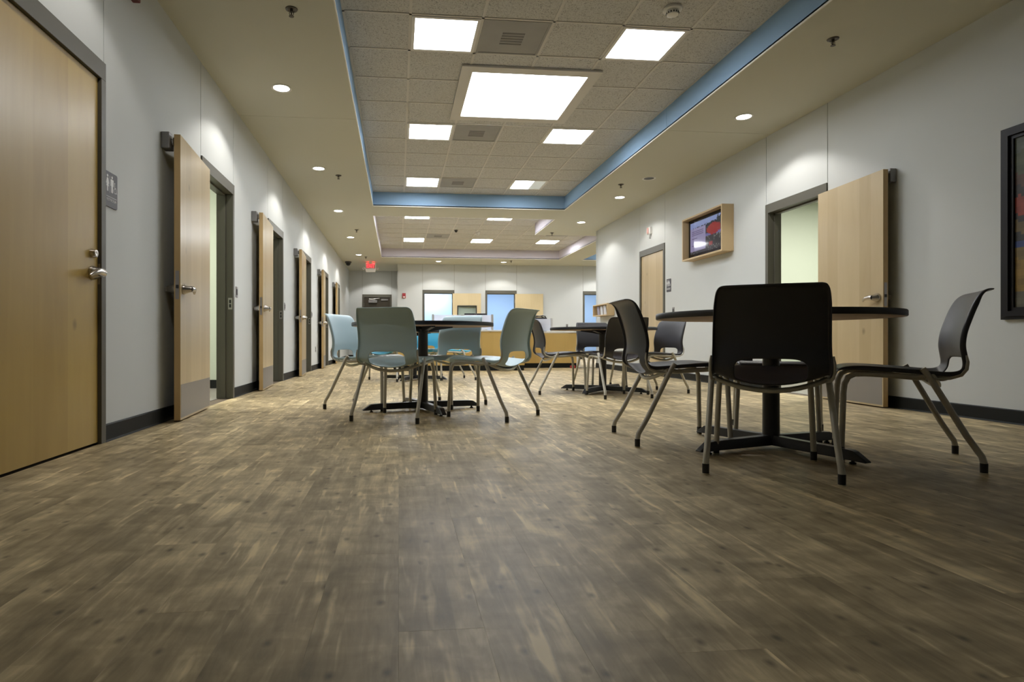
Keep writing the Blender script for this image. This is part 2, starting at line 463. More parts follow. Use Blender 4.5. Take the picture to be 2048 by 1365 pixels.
planks.sort(key=seen, reverse=True)
plank_mesh = {}
def plank_part(p, parent):
    wd, ln = round(p[1] - p[0], 4), round(p[3] - p[2], 4)
    if (wd, ln) not in plank_mesh:
        q = MB(); c = 0.0003; X, Y = wd / 2 - GAP, ln / 2 - GAP
        q.v = [(-X, -Y, -.006), (X, -Y, -.006), (X, Y, -.006), (-X, Y, -.006), (-X, -Y, -c), (X, -Y, -c), (X, Y, -c), (-X, Y, -c),
               (-X + c, -Y + c, 0), (X - c, -Y + c, 0), (X - c, Y - c, 0), (-X + c, Y - c, 0)]
        q.f = [[8, 9, 10, 11]] + [[a, (a + 1) % 4, (a + 1) % 4 + 4, a + 4] for a in range(4)] + [[a + 4, (a + 1) % 4 + 4, (a + 1) % 4 + 8, a + 8] for a in range(4)]
        q.mi = [0] * 9
        plank_mesh[(wd, ln)] = q.mesh('plank', M['plank'])
    return obj('plank', plank_mesh[(wd, ln)], parent, ((p[0] + p[1]) / 2, (p[2] + p[3]) / 2, 0))
for p in planks[:300]: plank_part(p, fl)
q = MB()
for p in planks[300:]:
    c = 0.0003; g_ = GAP
    b0 = len(q.v)
    x0, x1, y0, y1 = p[0] + g_, p[1] - g_, p[2] + g_, p[3] - g_
    q.v += [(x0, y0, -c), (x1, y0, -c), (x1, y1, -c), (x0, y1, -c), (x0 + c, y0 + c, 0), (x1 - c, y0 + c, 0), (x1 - c, y1 - c, 0), (x0 + c, y1 - c, 0)]
    q.f += [[b0 + 4, b0 + 5, b0 + 6, b0 + 7]] + [[b0 + a, b0 + (a + 1) % 4, b0 + (a + 1) % 4 + 4, b0 + a + 4] for a in range(4)]
    q.mi += [0] * 5
tag(q.build('far_planks', M['plank'], fl), kind='stuff')

# ================================================================== WALLS
DW, JW, HH = 0.914, 0.053, 0.105       # door opening width, jamb width, head height
OPEN_H = 2.122
FO = DW / 2 + JW                       # half outer width of a frame
HT = OPEN_H + HH                       # outer height of a frame
LEFT_DOORS = [3.15, 5.885, 8.545, 11.37, 14.225, 17.06]   # centres along y
RIGHT_OPEN, RIGHT_REST = 6.198, 9.93
BACK_DOORS = [1.27, 3.30, 6.53]
EXIT_X = -0.755
PT, PG = 0.01, 0.004                   # panel thickness, half joint

def wall(name, label, origin, rz, length, doors, height=ZC, thick=0.14, mat=None, x_start=0.0, joints=()):
    """wall face in the local plane y=0 facing +y, local x along it; doors are opening centres in local x"""
    root = thing(name, label, 'wall', origin, rz, kind='structure')
    cuts = sorted([(d - FO, d + FO) for d in doors])
    segs = []; a = x_start
    for c0, c1 in cuts:
        segs.append((a, c0)); a = c1
    segs.append((a, length))
    core = MB()
    pan = []
    for s0, s1 in segs:
        core.box(s0, s1, -thick, -PT, 0, height)
        js = [s0] + [j for j in joints if s0 < j < s1] + [s1]
        for j0, j1 in zip(js, js[1:]): pan.append((j0, j1, 0, height))
    for c0, c1 in cuts:
        core.box(c0, c1, -thick, -PT, HT, height)
        pan.append((c0, c1, HT, height))
    core.build('wall_core', M['core'], root)
    for p0, p1, z0, z1 in pan:
        l = PG if p0 > x_start + 1e-6 else 0; r = PG if p1 < length - 1e-6 else 0
        MB().box(p0 + l, p1 - r, -PT, 0, z0, z1).build('wall_panel', mat or M['wall'], root)
    return root, segs
def baseboard(name, label, origin, rz, segs):
    root = thing(name, label, 'baseboard', origin, rz, kind='structure')
    for s0, s1 in segs:
        if s1 - s0 < 0.02: continue
        MB().prism([(0, 0), (0.016, 0), (0.011, 0.012), (0.010, 0.098), (0.006, 0.105), (0, 0.105)], s0, s1, axis=0).build('base_strip', M['base'], root)
    return root
# left wall: local x = -world y  (origin at y = 0)
L_ORG, L_RZ = (WL, 0, 0), -PI / 2
_, segsL = wall('wall_left', 'long off-white left wall with a row of wooden doors', (WL, YE, 0), L_RZ, YE - YN, [YE - d for d in LEFT_DOORS])
baseboard('baseboard_left', 'black rubber baseboard along the left wall', (WL, YE, 0), L_RZ, segsL)
# right wall: local x = world y
_, segsR = wall('wall_right', 'off-white right wall with screen, open door and painting', (WR, YN, 0), PI / 2, YC - YN, [d - YN for d in (RIGHT_OPEN, RIGHT_REST)])
baseboard('baseboard_right', 'black rubber baseboard along the right wall', (WR, YN, 0), PI / 2, segsR)
# back wall: local x = -world x
_, segsB = wall('wall_back', 'off-white back wall behind the reception desk', (XF, YB, 0), PI, XF + 0.036, [XF - d for d in BACK_DOORS])
baseboard('baseboard_back', 'black rubber baseboard along the back wall', (XF, YB, 0), PI, segsB)
# recess with the exit door
_, segsE = wall('wall_exit', 'off-white wall around the dark exit door', (-0.036, YE, 0), PI, -0.036 - WL, [-0.036 - EXIT_X])
baseboard('baseboard_exit', 'black rubber baseboard beside the exit door', (-0.036, YE, 0), PI, segsE)
wall('wall_recess', 'short return wall beside the exit recess', (-0.036, YB + 0.14, 0), PI / 2, YE - YB - 0.14, [])
wall('wall_return', 'return wall where the room widens', (WR + 0.14, YC, 0), 0, XF - WR - 0.14, [], x_start=-0.14)
wall('wall_far_right', 'far right wall of the wider area', (XF, YC, 0), PI / 2, YB - YC, [])
wall('wall_near', 'wall behind the camera', (WL, YN, 0), 0, WR - WL, [])

# side rooms seen through the open doors
def room(name, label, x0, x1, y0, y1, mat, skip, lamps, h=2.75, fmat=None):
    root = thing(name, label, 'wall', ((x0 + x1) / 2, (y0 + y1) / 2, 0), 0, kind='structure')
    cx, cy = (x0 + x1) / 2, (y0 + y1) / 2
    X0, X1, Y0, Y1 = x0 - cx, x1 - cx, y0 - cy, y1 - cy
    t = 0.04
    if 'x0' not in skip: MB().box(X0 - t, X0, Y0, Y1, 0, h).build('wall_panel', mat, root)
    if 'x1' not in skip: MB().box(X1, X1 + t, Y0, Y1, 0, h).build('wall_panel', mat, root)
    if 'y0' not in skip: MB().box(X0, X1, Y0 - t, Y0, 0, h).build('wall_panel', mat, root)
    if 'y1' not in skip: MB().box(X0, X1, Y1, Y1 + t, 0, h).build('wall_panel', mat, root)
    MB().box(X0, X1, Y0, Y1, h, h + t).build('room_ceiling', M['white'], root)
    MB().box(X0, X1, Y0, Y1, -0.02, -0.001).build('room_floor', fmat or M['vct'], root)
    if 'y1' not in skip: MB().box(X0, X1, Y1 - 0.012, Y1, 0, 0.105).build('base_strip', M['base'], root)
    for (lx, ly, pw) in lamps:
        lamp('AREA', name + '_lamp', (lx, ly, h - 0.03), pw, shape='SQUARE', size=0.6, color=(1, 0.98, 0.93))
    return root
prev = 4.95
for k, yc in enumerate(LEFT_DOORS[1:]):
    y1 = [7.72, 10.4, 13.2, 16.0, 18.8][k]
    room('wall_office', 'pale green side office seen through open door number %s from the camera' % ['two', 'three', 'four', 'five', 'six'][k],
         WL - 3.0, WL - 0.14, prev, y1, M['green'], ('x1',), [((WL - 1.6), (prev + y1) / 2, ROOM_W * (1.0 if k == 0 else 0.4))])
    prev = y1 + 0.1
room('wall_side_room', 'pale green room behind the open right door', WR + 0.14, WR + 3.4, 4.2, 8.6, M['green'], ('x0',), [(WR + 1.6, 6.8, ROOM_W * 1.2)])
room('wall_blue_room', 'light blue room behind the left opening of the back wall', 0.1, 2.4, YB + 0.14, YB + 2.7, M['blue'], ('y0',), [(1.2, YB + 1.9, ROOM_W * 0.75)])
room('wall_blue_room', 'light blue room behind the middle opening of the back wall', 2.5, 5.2, YB + 0.14, YB + 3.2, M['blue'], ('y0',), [(3.6, YB + 1.3, ROOM_W * 0.9)])
room('wall_blue_room', 'light blue room behind the right opening of the back wall', 5.3, 8.6, YB + 0.14, YB + 3.2, M['blue'], ('y0',), [(6.8, YB + 1.3, ROOM_W * 0.9)])

# ================================================================== CEILING
TR1 = (-0.4636, 3.10, -0.95, 10.84)
TR2a = (-0.50, 3.14, 11.67, 13.41)
TR2b = (-0.50, 4.82, 13.41, 17.465)
TR3 = (5.53, 8.4, 13.6, 17.5)
trays = [TR1, TR2a, TR2b, TR3]
xs = sorted({WL, XF, WR, -0.036} | {t[0] for t in trays} | {t[1] for t in trays})
ys = sorted({YN, YE, 6.61, YC, YB} | {t[2] for t in trays} | {t[3] for t in trays})
def solid(cx, cy):
    if any(t[0] < cx < t[1] and t[2] < cy < t[3] for t in trays): return False
    if cx > WR and cy < YC: return False
    if cy > YB and cx > -0.036: return False
    return True
ceil = MB()
cells = []
for xa, xb in zip(xs, xs[1:]):
    for ya, yb in zip(ys, ys[1:]):
        if solid((xa + xb) / 2, (ya + yb) / 2):
            ceil.box(xa, xb, ya, yb, ZC + 0.012, ZC + 0.03); cells.append((xa, xb, ya, yb))
ceil_o = ceil.build('ceiling', M['core'])
tag(ceil_o, 'beige soffit ceiling with recessed tiled trays', 'ceiling', kind='structure')
# merge cells into long strips so that only the real control joint at y=6.61 shows
strips = []
for xa, xb in zip(xs, xs[1:]):
    run = None
    for c in sorted([c for c in cells if c[0] == xa], key=lambda c: c[2]):
        if run and abs(run[3] - c[2]) < 1e-6 and abs(c[2] - 6.61) > 1e-6: run[3] = c[3]
        else:
            if run: strips.append(run)
            run = list(c)
    if run: strips.append(run)
for s_ in strips:
    a = s_[2] + (0.003 if abs(s_[2] - 6.61) < 1e-6 else 0); b_ = s_[3] - (0.003 if abs(s_[3] - 6.61) < 1e-6 else 0)
    MB().box(s_[0], s_[1], a, b_, ZC, ZC + 0.012).build('soffit_panel', M['soffit'], ceil_o)
def fascia(x0, x1, y0, y1, mat, name='fascia'):
    o = MB().box(x0, x1, y0, y1, ZC + 0.002, ZT + 0.03).build(name, mat, ceil_o); return o
def bead(x0, x1, y0, y1):
    MB().box(x0, x1, y0, y1, ZC - 0.003, ZC + 0.013).build('corner_bead', M['bead'], ceil_o, bevel=0.003)
def tray_edges(t, mat, sides):
    x0, x1, y0, y1 = t; th = 0.02; q = 0.006
    if 'L' in sides: fascia(x0 - th, x0, y0 - th, y1 + th, mat); bead(x0 - 0.006, x0 + q, y0, y1)
    if 'R' in sides: fascia(x1, x1 + th, y0 - th, y1 + th, mat); bead(x1 - q, x1 + 0.006, y0, y1)
    if 'N' in sides: fascia(x0, x1, y0 - th, y0, mat); bead(x0, x1, y0 - 0.006, y0 + q)
    if 'F' in sides: fascia(x0, x1, y1, y1 + th, mat); bead(x0, x1, y1 - q, y1 + 0.006)
# tray 1 right fascia carries one visible joint
x0, x1, y0, y1 = TR1
tray_edges(TR1, M['fascia_blue'], 'LNF')
fascia(x1, x1 + 0.02, y0 - 0.02, 6.607, M['fascia_blue']); fascia(x1, x1 + 0.02, 6.613, y1 + 0.02, M['fascia_blue']); bead(x1 - 0.006, x1 + 0.006, y0, y1)
tray_edges(TR2a, M['fascia_lav'], 'LRN')
tray_edges(TR2b, M['fascia_lav'], 'LRF')
fascia(TR2a[1], TR2b[1], TR2b[2] - 0.02, TR2b[2], M['fascia_lav']); bead(TR2a[1], TR2b[1], TR2b[2] - 0.006, TR2b[2] + 0.006)
tray_edges(TR3, M['fascia_blue'], 'LRNF')

tile_mesh = {}
def tile(x0, x1, y0, y1):
    wd, ln = round(x1 - x0, 3), round(y1 - y0, 3)
    if wd < 0.03 or ln < 0.03: return
    if (wd, ln) not in tile_mesh:
        tile_mesh[(wd, ln)] = MB().box(-wd / 2, wd / 2, -ln / 2, ln / 2, 0, 0.015).mesh('ceiling_tile', M['tile'])
    obj('ceiling_tile', tile_mesh[(wd, ln)], ceil_o, ((x0 + x1) / 2, (y0 + y1) / 2, ZT + 0.006))
def tee(x0, x1, y0, y1):
    MB().box(x0, x1, y0, y1, ZT, ZT + 0.0075).build('grid_tee', M['tee'], ceil_o)
def tile_field(x0, x1, y0, y1, gx, gy, skip, inside=None, bars=None):
    cx = [x0] + [gx + k * T for k in range(-30, 40) if x0 + 0.02 < gx + k * T < x1 - 0.02] + [x1]
    cy = [y0] + [gy + k * T for k in range(-40, 60) if y0 + 0.02 < gy + k * T < y1 - 0.02] + [y1]
    for a, b_ in zip(cx, cx[1:]):
        for c, d in zip(cy, cy[1:]):
            if inside and not inside((a + b_) / 2, (c + d) / 2): continue
            if any(s[0] < (a + b_) / 2 < s[1] and s[2] < (c + d) / 2 < s[3] for s in skip): continue
            tile(a, b_, c, d)
    return cx, cy
GX, GY = 0.0986, 4.9194
BIG = (0.62, 2.04, 5.755, 7.165)
def cell1(c, r): return (GX + c * T, GX + (c + 1) * T, GY + r * T, GY + (r + 1) * T)
lights1 = [cell1(c, r) for r in (0, 4, 8) for c in (0, 3)]
vents1 = [cell1(1, r) for r in (0, 4, 8)]
near1 = [cell1(c, r) for r in (-4, -8) for c in (0, 3)]
cx, cy = tile_field(*TR1, GX, GY, lights1 + vents1 + near1 + [(0.75, 1.90, 5.9, 7.05)])
for x in cx[1:-1]: tee(x - 0.012, x + 0.012, TR1[2], TR1[3])
for y in cy[1:-1]:
    tee(TR1[0], TR1[1], y - 0.011, y + 0.011)
for a, b_ in ((TR1[0], TR1[0] + 0.02), (TR1[1] - 0.02, TR1[1])): tee(a, b_, TR1[2], TR1[3])
tee(TR1[0], TR1[1], TR1[3] - 0.02, TR1[3])
# tray 2 (L-shaped)
GX2, GY2 = 0.10, 11.93
def cell2(c, r): return (GX2 + c * T, GX2 + (c + 1) * T, GY2 + r * T, GY2 + (r + 1) * T)
L2 = [cell2(0, 1), cell2(3, 1), cell2(0, 6), cell2(3, 6), cell2(6, 6)]
V2 = [cell2(1, 5), cell2(6, 4)]
def in2(x, y): return (TR2a[0] < x < TR2a[1] and TR2a[2] < y <= TR2a[3]) or (TR2b[0] < x < TR2b[1] and TR2b[2] < y < TR2b[3])
cx2 = [TR2b[0]] + [GX2 + k * T for k in range(0, 8)] + [TR2b[1]]
cy2 = [TR2a[2]] + [GY2 + k * T for k in range(0, 10) if GY2 + k * T < 17.44] + [TR2b[3]]
for a, b_ in zip(cx2, cx2[1:]):
    for c, d in zip(cy2, cy2[1:]):
        mx, my = (a + b_) / 2, (c + d) / 2
        if any(s[0] < mx < s[1] and s[2] < my < s[3] for s in L2 + V2): continue
        if my < TR2a[3]:
            if a >= TR2a[1]: continue
            tile(a, min(b_, TR2a[1]), c, min(d, 14)) if d <= TR2a[3] + 0.3 else None
        else: tile(a, b_, c, d)
for x in cx2[1:-1]: tee(x - 0.012, x + 0.012, TR2a[2] if x < TR2a[1] else TR2b[2], TR2b[3])
for y in cy2[1:-1]: tee(TR2a[0], TR2a[1] if y < TR2b[2] else TR2b[1], y - 0.011, y + 0.011)
tile_field(*TR3, 5.6, 13.7, [])
# closed void above the trays
for t in (TR1, (TR2b[0], TR2b[1], TR2a[2], TR2b[3]), TR3):
    MB().box(t[0] - 0.02, t[1] + 0.02, t[2] - 0.02, t[3] + 0.02, ZT + 0.06, ZT + 0.08).build('deck', M['dark'], ceil_o)

def troffer(c, label, group, dim=False, mat='panel_light'):
    x0, x1, y0, y1 = c; mx, my = (x0 + x1) / 2, (y0 + y1) / 2; h = T / 2 - 0.013
    t = thing('ceiling_light', label, 'ceiling light', (mx, my, ZT), 0, group)
    f = MB(); e_ = 0.028
    for a in ((-h, h, -h, -h + e_), (-h, h, h - e_, h), (-h, -h + e_, -h + e_, h - e_), (h - e_, h, -h + e_, h - e_)):
        f.box(a[0], a[1], a[2], a[3], -0.006, 0.03)
    f.build('frame', M['white'], t)
    hh = h - e_
    if not dim: MB().box(-hh, hh, -hh, hh, 0.0, 0.004).build('diffuser', M[mat], t)
    else:
        MB().box(-hh, 0.06, -hh, hh, 0.0, 0.004).build('diffuser', M['panel_light'], t)
        tag(MB().box(0.062, hh, -hh, hh, 0.0, 0.004).build('diffuser', M['dim_light'], t), 'unlit grey half of the diffuser')
    return t
ROWN = {0: 'nearest', 4: 'middle', 8: 'farthest'}
for c, (r, cc) in zip(lights1, [(r, k) for r in (0, 4, 8) for k in (0, 3)]):
    side = 'left' if cc == 0 else 'right'
    lab = {0: 'square ceiling light before the large panel, on its %s', 4: 'square ceiling light just beyond the large panel, on its %s', 8: 'square ceiling light by the far blue fascia, on the %s'}[r] % side
    if (r, cc) == (8, 3): lab = 'half-dark square ceiling light by the far blue fascia'
    troffer(c, lab, 'square troffers in the blue tray', dim=(r, cc) == (8, 3), mat='near_light' if r == 0 else 'panel_light')
for c, lab in zip(L2, ('near left square light in the lavender tray', 'near right square light in the lavender tray', 'far left square light in the lavender tray',
                       'middle square light of the far row in the lavender tray', 'far right square light in the lavender tray beside the pillar wall')):
    troffer(c, lab, 'square troffers in the lavender tray', mat='far_light')
for k, yy in enumerate((14.5, 16.3)):  # unseen lights added to brighten the far right area
    troffer((6.5, 6.5 + T, yy, yy + T), ('nearer', 'farther')[k] + ' added square light, out of view, in the blue tray of the wider area', 'added fill troffers in the blue far tray', mat='far_light')
def vent(c, label, group):
    x0, x1, y0, y1 = c; mx, my = (x0 + x1) / 2, (y0 + y1) / 2; h = T / 2 - 0.013
    t = thing('air_vent', label, 'air vent', (mx, my, ZT), 0, group)
    f = MB(); e_ = 0.02
    for a in ((-h, h, -h, -h + e_), (-h, h, h - e_, h), (-h, -h + e_, -h + e_, h - e_), (h - e_, h, -h + e_, h - e_)):
        f.box(a[0], a[1], a[2], a[3], -0.003, 0.02)
    f.build('frame', M['vent'], t)
    MB().box(-h + e_, h - e_, -h + e_, h - e_, 0.001, 0.004).build('perforated_face', M['vent'], t)
    for k in range(5):
        MB().box(-0.10, 0.10, -0.09 + k * 0.045, -0.066 + k * 0.045, -0.0005, 0.002).build('louvre', M['ventdark'], t)
for c, lab in zip(vents1, ('grey square air vent before the large ceiling panel', 'grey square air vent just beyond the large ceiling panel', 'grey square air vent near the far blue fascia')):
    vent(c, lab, 'air vents in the blue tray')
for c, lab in zip(V2, ('grey air vent between lights at the left of the lavender tray', 'grey air vent at the right of the lavender tray')):
    vent(c, lab, 'air vents in the lavender tray')
# large central panel
x0, x1, y0, y1 = BIG; mx, my = (x0 + x1) / 2, (y0 + y1) / 2; hx, hy = (x1 - x0) / 2, (y1 - y0) / 2
t = thing('large_ceiling_light', 'large glowing square panel in the middle of the blue tray', 'ceiling light', (mx, my, ZT))
f = MB(); ix, iy = 0.60, 0.59
for a in ((-hx, hx, -hy, -iy), (-hx, hx, iy, hy), (-hx, -ix, -iy, iy), (ix, hx, -iy, iy)): f.box(a[0], a[1], a[2], a[3], -0.02, 0.0)
f.build('flange', M['tee'], t)
f = MB(); k_ = 0.008
for a in ((-ix, ix, -iy, -iy + k_), (-ix, ix, iy - k_, iy), (-ix, -ix + k_, -iy, iy), (ix - k_, ix, -iy, iy)): f.box(a[0], a[1], a[2], a[3], -0.02, 0.03)
f.build('inner_lip', M['white'], t)
MB().box(-ix, ix, -iy, iy, 0.0, 0.006).build('diffuser', M['big_light'], t)

# recessed downlights
def downlight(x, y, label, group, on=True, k=1.0):
    t = thing('downlight', label, 'downlight', (x, y, ZC), 0, group)
    MB().lathe([(0.074, 0.0), (0.095, -0.001), (0.098, -0.005), (0.090, -0.007), (0.076, -0.004), (0.074, 0.0)], 28, cap=False).build('trim_ring', M['white'], t, smooth=True)
    if on:
        MB().lathe([(0.0005, -0.0015), (0.077, -0.0015), (0.077, -0.0005), (0.0005, -0.0005)], 28, cap=False).build('lens', M['lens'], t)
        lamp('SPOT', 'downlight_bulb', (x, y, ZC - 0.012), CAN_W * k, spot_size=math.radians(122), spot_blend=0.30, shadow_soft_size=0.05, color=(1.0, 0.96, 0.90))
    else:
        MB().lathe([(0.0005, -0.0015), (0.077, -0.0015), (0.077, -0.0005), (0.0005, -0.0005)], 28, cap=False).build('lens', M['black'], t)
for y, lab in zip((3.1, 5.86, 8.54, 11.29, 14.15, 17.0),
                  ('recessed downlight above the closed golden door', 'largest recessed downlight of the left soffit row', 'second recessed downlight of the left soffit row',
                   'third recessed downlight of the left soffit row', 'fourth recessed downlight of the left soffit row', 'farthest recessed downlight of the left row near the exit sign')):
    downlight(-1.13, y, lab, 'downlights along the left soffit', k=0.6 if y < 4 else 1.0)
for y, lab, on in ((6.127, 'largest recessed downlight of the right soffit, by the open door', True),
                   (8.585, 'burnt-out black recessed downlight in the right soffit', False), (9.77, 'recessed downlight in the right soffit just past the black unlit one', True),
                   (11.907, 'recessed downlight in the right soffit by the wall corner', True)):
    downlight(3.755, y, lab, 'downlights along the right soffit', on, k=0.75 if y > 9 else 1.0)
for x, lab in ((1.222, 'recessed downlight before the back wall, above the left opening'), (3.255, 'recessed downlight before the back wall, above the middle opening'),
               (6.5, 'recessed downlight before the back wall, above the right opening')):
    downlight(x, 18.17, lab, 'downlights along the back wall')
downlight(-0.75, 20.2, 'recessed downlight before the dark exit door', 'downlights along the back wall')

def sprinkler(x, y, label):
    t = thing('sprinkler_head', label, 'sprinkler', (x, y, ZC), 0, 'ceiling sprinkler heads')
    MB().lathe([(0.045, 0.0), (0.043, -0.006), (0.030, -0.010), (0.022, -0.004), (0.0005, -0.004)], 18, cap=False).build('escutcheon', M['bronze'], t, smooth=True)
    MB().lathe([(0.011, -0.002), (0.011, -0.022), (0.006, -0.026), (0.004, -0.05)], 10).build('body', M['bronze'], t, smooth=True)
    f = MB().tube([(-0.012, 0, -0.02), (-0.016, 0, -0.035), (-0.003, 0, -0.052)], 0.0025, 6); f.tube([(0.012, 0, -0.02), (0.016, 0, -0.035), (0.003, 0, -0.052)], 0.0025, 6)
    f.build('yoke', M['bronze'], t)
    MB().lathe([(0.0005, -0.052), (0.019, -0.053), (0.019, -0.056), (0.0005, -0.057)], 14, cap=False).build('deflector', M['bronze'], t)
for x, y, lab in ((-0.787, 4.456, 'nearest sprinkler head in the left soffit'), (-0.886, 8.87, 'sprinkler head in the left soffit beside the second downlight'),
                  (-0.925, 13.185, 'sprinkler head in the left soffit beside the lavender tray'), (3.506, 4.477, 'nearest sprinkler head in the right soffit'),
                  (3.463, 8.957, 'sprinkler head in the right soffit beside the burnt-out downlight'), (3.461, 13.127, 'sprinkler head at the notch of the lavender tray'),
                  (-0.95, 17.4, 'tiny sprinkler head near the exit sign'), (3.43, 17.85, 'tiny sprinkler head before the back wall')):
    sprinkler(x, y, lab)
# smoke detector, sensor, cameras
t = thing('smoke_detector', 'round white smoke detector on the near ceiling tiles', 'smoke detector', (2.226, 4.634, ZT))
MB().lathe([(0.075, 0.004), (0.075, -0.012), (0.066, -0.018), (0.0005, -0.018)], 28, cap=False).build('base', M['white'], t, smooth=True)
MB().lathe([(0.048, -0.018), (0.05, -0.028), (0.046, -0.05), (0.030, -0.056), (0.0005, -0.057)], 28, cap=False).build('chamber', M['white'], t, smooth=True)
q = MB()
for k in range(14):
    a = 2 * PI * k / 14; q.box(0.047 * math.cos(a) - 0.004, 0.047 * math.cos(a) + 0.004, 0.047 * math.sin(a) - 0.004, 0.047 * math.sin(a) + 0.004, -0.044, -0.032)
q.build('slots', M['dark'], t)
t = thing('ceiling_sensor', 'small white sensor on the lavender tray tiles', 'sensor', (1.98, 14.67, ZT))
MB().lathe([(0.06, 0.004), (0.058, -0.01), (0.045, -0.022), (0.0005, -0.022)], 20, cap=False).build('base', M['white'], t, smooth=True)
MB().lathe([(0.035, -0.02), (0.032, -0.05), (0.018, -0.065), (0.0005, -0.068)], 20, cap=False).build('lens_dome', M['offwhite'], t, smooth=True)
def dome(x, y, z, label, s=1.0):
    t = thing('dome_camera', label, 'camera', (x, y, z))
    MB().lathe([(0.075 * s, 0.004), (0.075 * s, -0.03 * s), (0.066 * s, -0.036 * s), (0.0005, -0.036 * s)], 22, cap=False).build('housing', M['dark'], t, smooth=True)
    MB().lathe([(0.058 * s, -0.035 * s), (0.055 * s, -0.06 * s), (0.04 * s, -0.085 * s), (0.02 * s, -0.096 * s), (0.0005, -0.1 * s)], 22, cap=False).build('dome', M['black'], t, smooth=True)
dome(1.40, 14.4, ZT, 'black dome camera on the lavender tray tiles', 0.6)
dome(-1.55, 18.5, ZC, 'black dome camera high at the end of the left wall', 1.3)

# ================================================================== DOORS
def lever(parent, side_y, out, toward, z=0.985, x=0.85):
    """lever handle: rose at (x, side_y), out=+1/-1 direction from the leaf, lever pointing along toward*x"""
    q = MB()
    s = out
    q.lathe([(0.040, side_y), (0.041, side_y + s * 0.006), (0.035, side_y + s * 0.022), (0.026, side_y + s * 0.045), (0.021, side_y + s * 0.066)], 18, axis=1, c=(x, 0, z))
    d = toward
    q.tube([(x - d * 0.008, side_y + s * 0.055, z), (x + d * 0.02, side_y + s * 0.06, z + 0.002), (x + d * 0.06, side_y + s * 0.062, z + 0.0), (x + d * 0.095, side_y + s * 0.058, z - 0.010), (x + d * 0.12, side_y + s * 0.05, z - 0.026)],
           [0.024, 0.024, 0.018, 0.012, 0.007], 12)
    return q.build('lever_handle', M['chrome'], parent, smooth=True)
def door(n, label, loc, rz, hinge, angle=None, leaf_mat='maple', kick=True, lite=False, rail=True, dead=False, steel=False, gap=0.0, strike=True):
    """hinge: -1 / +1 local x side; angle None = closed, else degrees swung out from closed"""
    t = thing('door_%d' % n, label, 'door', loc, rz, kind='structure')
    y0, y1 = -0.155, 0.014
    for s in (-1, 1):
        a, b_ = (-FO, -DW / 2) if s < 0 else (DW / 2, FO)
        j = MB().box(a, b_, y0, y1, 0, OPEN_H).build('jamb', M['frame'], t, bevel=0.002)
        xs_ = -DW / 2 if s < 0 else DW / 2
        st = MB().box(min(xs_, xs_ - s * 0.016), max(xs_, xs_ - s * 0.016), -0.115, -0.062, 0, OPEN_H).build('stop', M['frame'], j)
        if s != hinge and strike:
            xi = xs_ - s * 0.0008
            MB().box(min(xs_, xi) - 0.0002, max(xs_, xi) + 0.0002, -0.036, 0.006, 0.925, 1.045).build('strike_plate', M['steel'], j)
            for zz in (0.945, 0.99):
                MB().box(min(xs_, xi) - 0.0012, max(xs_, xi) + 0.0012, -0.026, -0.006, zz, zz + 0.035).build('strike_hole', M['black'], j)
    hd = MB().box(-FO, FO, y0, y1, OPEN_H, HT).build('head', M['frame'], t, bevel=0.002)
    MB().box(-DW / 2, DW / 2, -0.115, -0.062, OPEN_H - 0.016, OPEN_H).build('stop', M['frame'], hd)
    # leaf: local origin at the hinge, runs along +x, thickness 0..0.044 (0 = corridor face when closed)
    LW, TH, z0, z1 = DW - 0.006, 0.044, 0.012, OPEN_H - 0.004
    mats = [M[leaf_mat], M['maple_edge'] if not steel else M['steel_door']]
    q = MB()
    if not lite:
        q.box(0, LW, -TH, 0, z0, z1)
        q.mi = [1, 1, 0, 1, 0, 1]
    else:
        a, b_, c, d = 0.145, 0.775, 0.95, 1.73
        q.box(0, a, -TH, 0, z0, z1); q.box(b_, LW, -TH, 0, z0, z1); q.box(a, b_, -TH, 0, d, z1); q.box(a, b_, -TH, 0, z0, c)
    lf = q.build('leaf', mats, t)
    ang = 0 if angle is None else angle
    lf.location = (hinge * (DW / 2 - 0.002), 0.006 if angle is None else (0.061 if hinge > 0 else 0.017), 0)
    # closed direction points to the other jamb; swinging opens towards +y (the corridor)
    if hinge < 0: lf.rotation_euler = (0, 0, math.radians(ang))
    else:
        lf.rotation_euler = (0, 0, math.radians(180 - ang))
    flip = hinge > 0    # for hinge>0 the leaf is turned by 180 deg, so its corridor face is y=-TH
    face_c, face_r = (-TH, 0) if flip else (0, -TH)      # corridor face, room face (local y)
    oc, orr = (-1, 1) if flip else (1, -1)
    if angle is None:
        lf.location.y = -0.006 if not flip else -0.006 - TH + 0.0
        if flip: lf.location.y = -0.006 - TH
    if not steel:
        lever(lf, face_c, oc, -1, x=LW - 0.065); lever(lf, face_r, orr, -1, x=LW - 0.065)
    if kick:
        for fy, o_ in ((face_c, oc), (face_r, orr)):
            y_a, y_b = sorted((fy, fy + o_ * 0.0015))
            k = MB().box(0.012, LW - 0.012, y_a, y_b, 0.028, 0.275).build('kick_plate', M['kick'], lf)
    if angle is not None:
        MB().box(LW, LW + 0.0012, -TH + 0.009, -0.009, 0.905, 1.115).build('lock_plate', M['steel'], lf)
        MB().box(LW + 0.001, LW + 0.009, -TH + 0.014, -0.014, 0.985, 1.010).build('latch_bolt', M['dark'], lf)
    if dead:
        MB().lathe([(0.026, face_c), (0.026, face_c + oc * 0.006), (0.021, face_c + oc * 0.026), (0.014, face_c + oc * 0.028), (0.0005, face_c + oc * 0.024)], 18, axis=1, c=(LW - 0.065, 0, 1.095), cap=False).build('deadbolt', M['chrome'], lf, smooth=True)
    for zz in (0.25, 1.07, 1.88):
        hy = (face_c if angle is None else face_r)
        MB().lathe([(0.0075, -0.055), (0.0075, 0.055)], 8, c=(-0.004, face_c + oc * 0.006, zz)).build('hinge', M['steel'], lf)
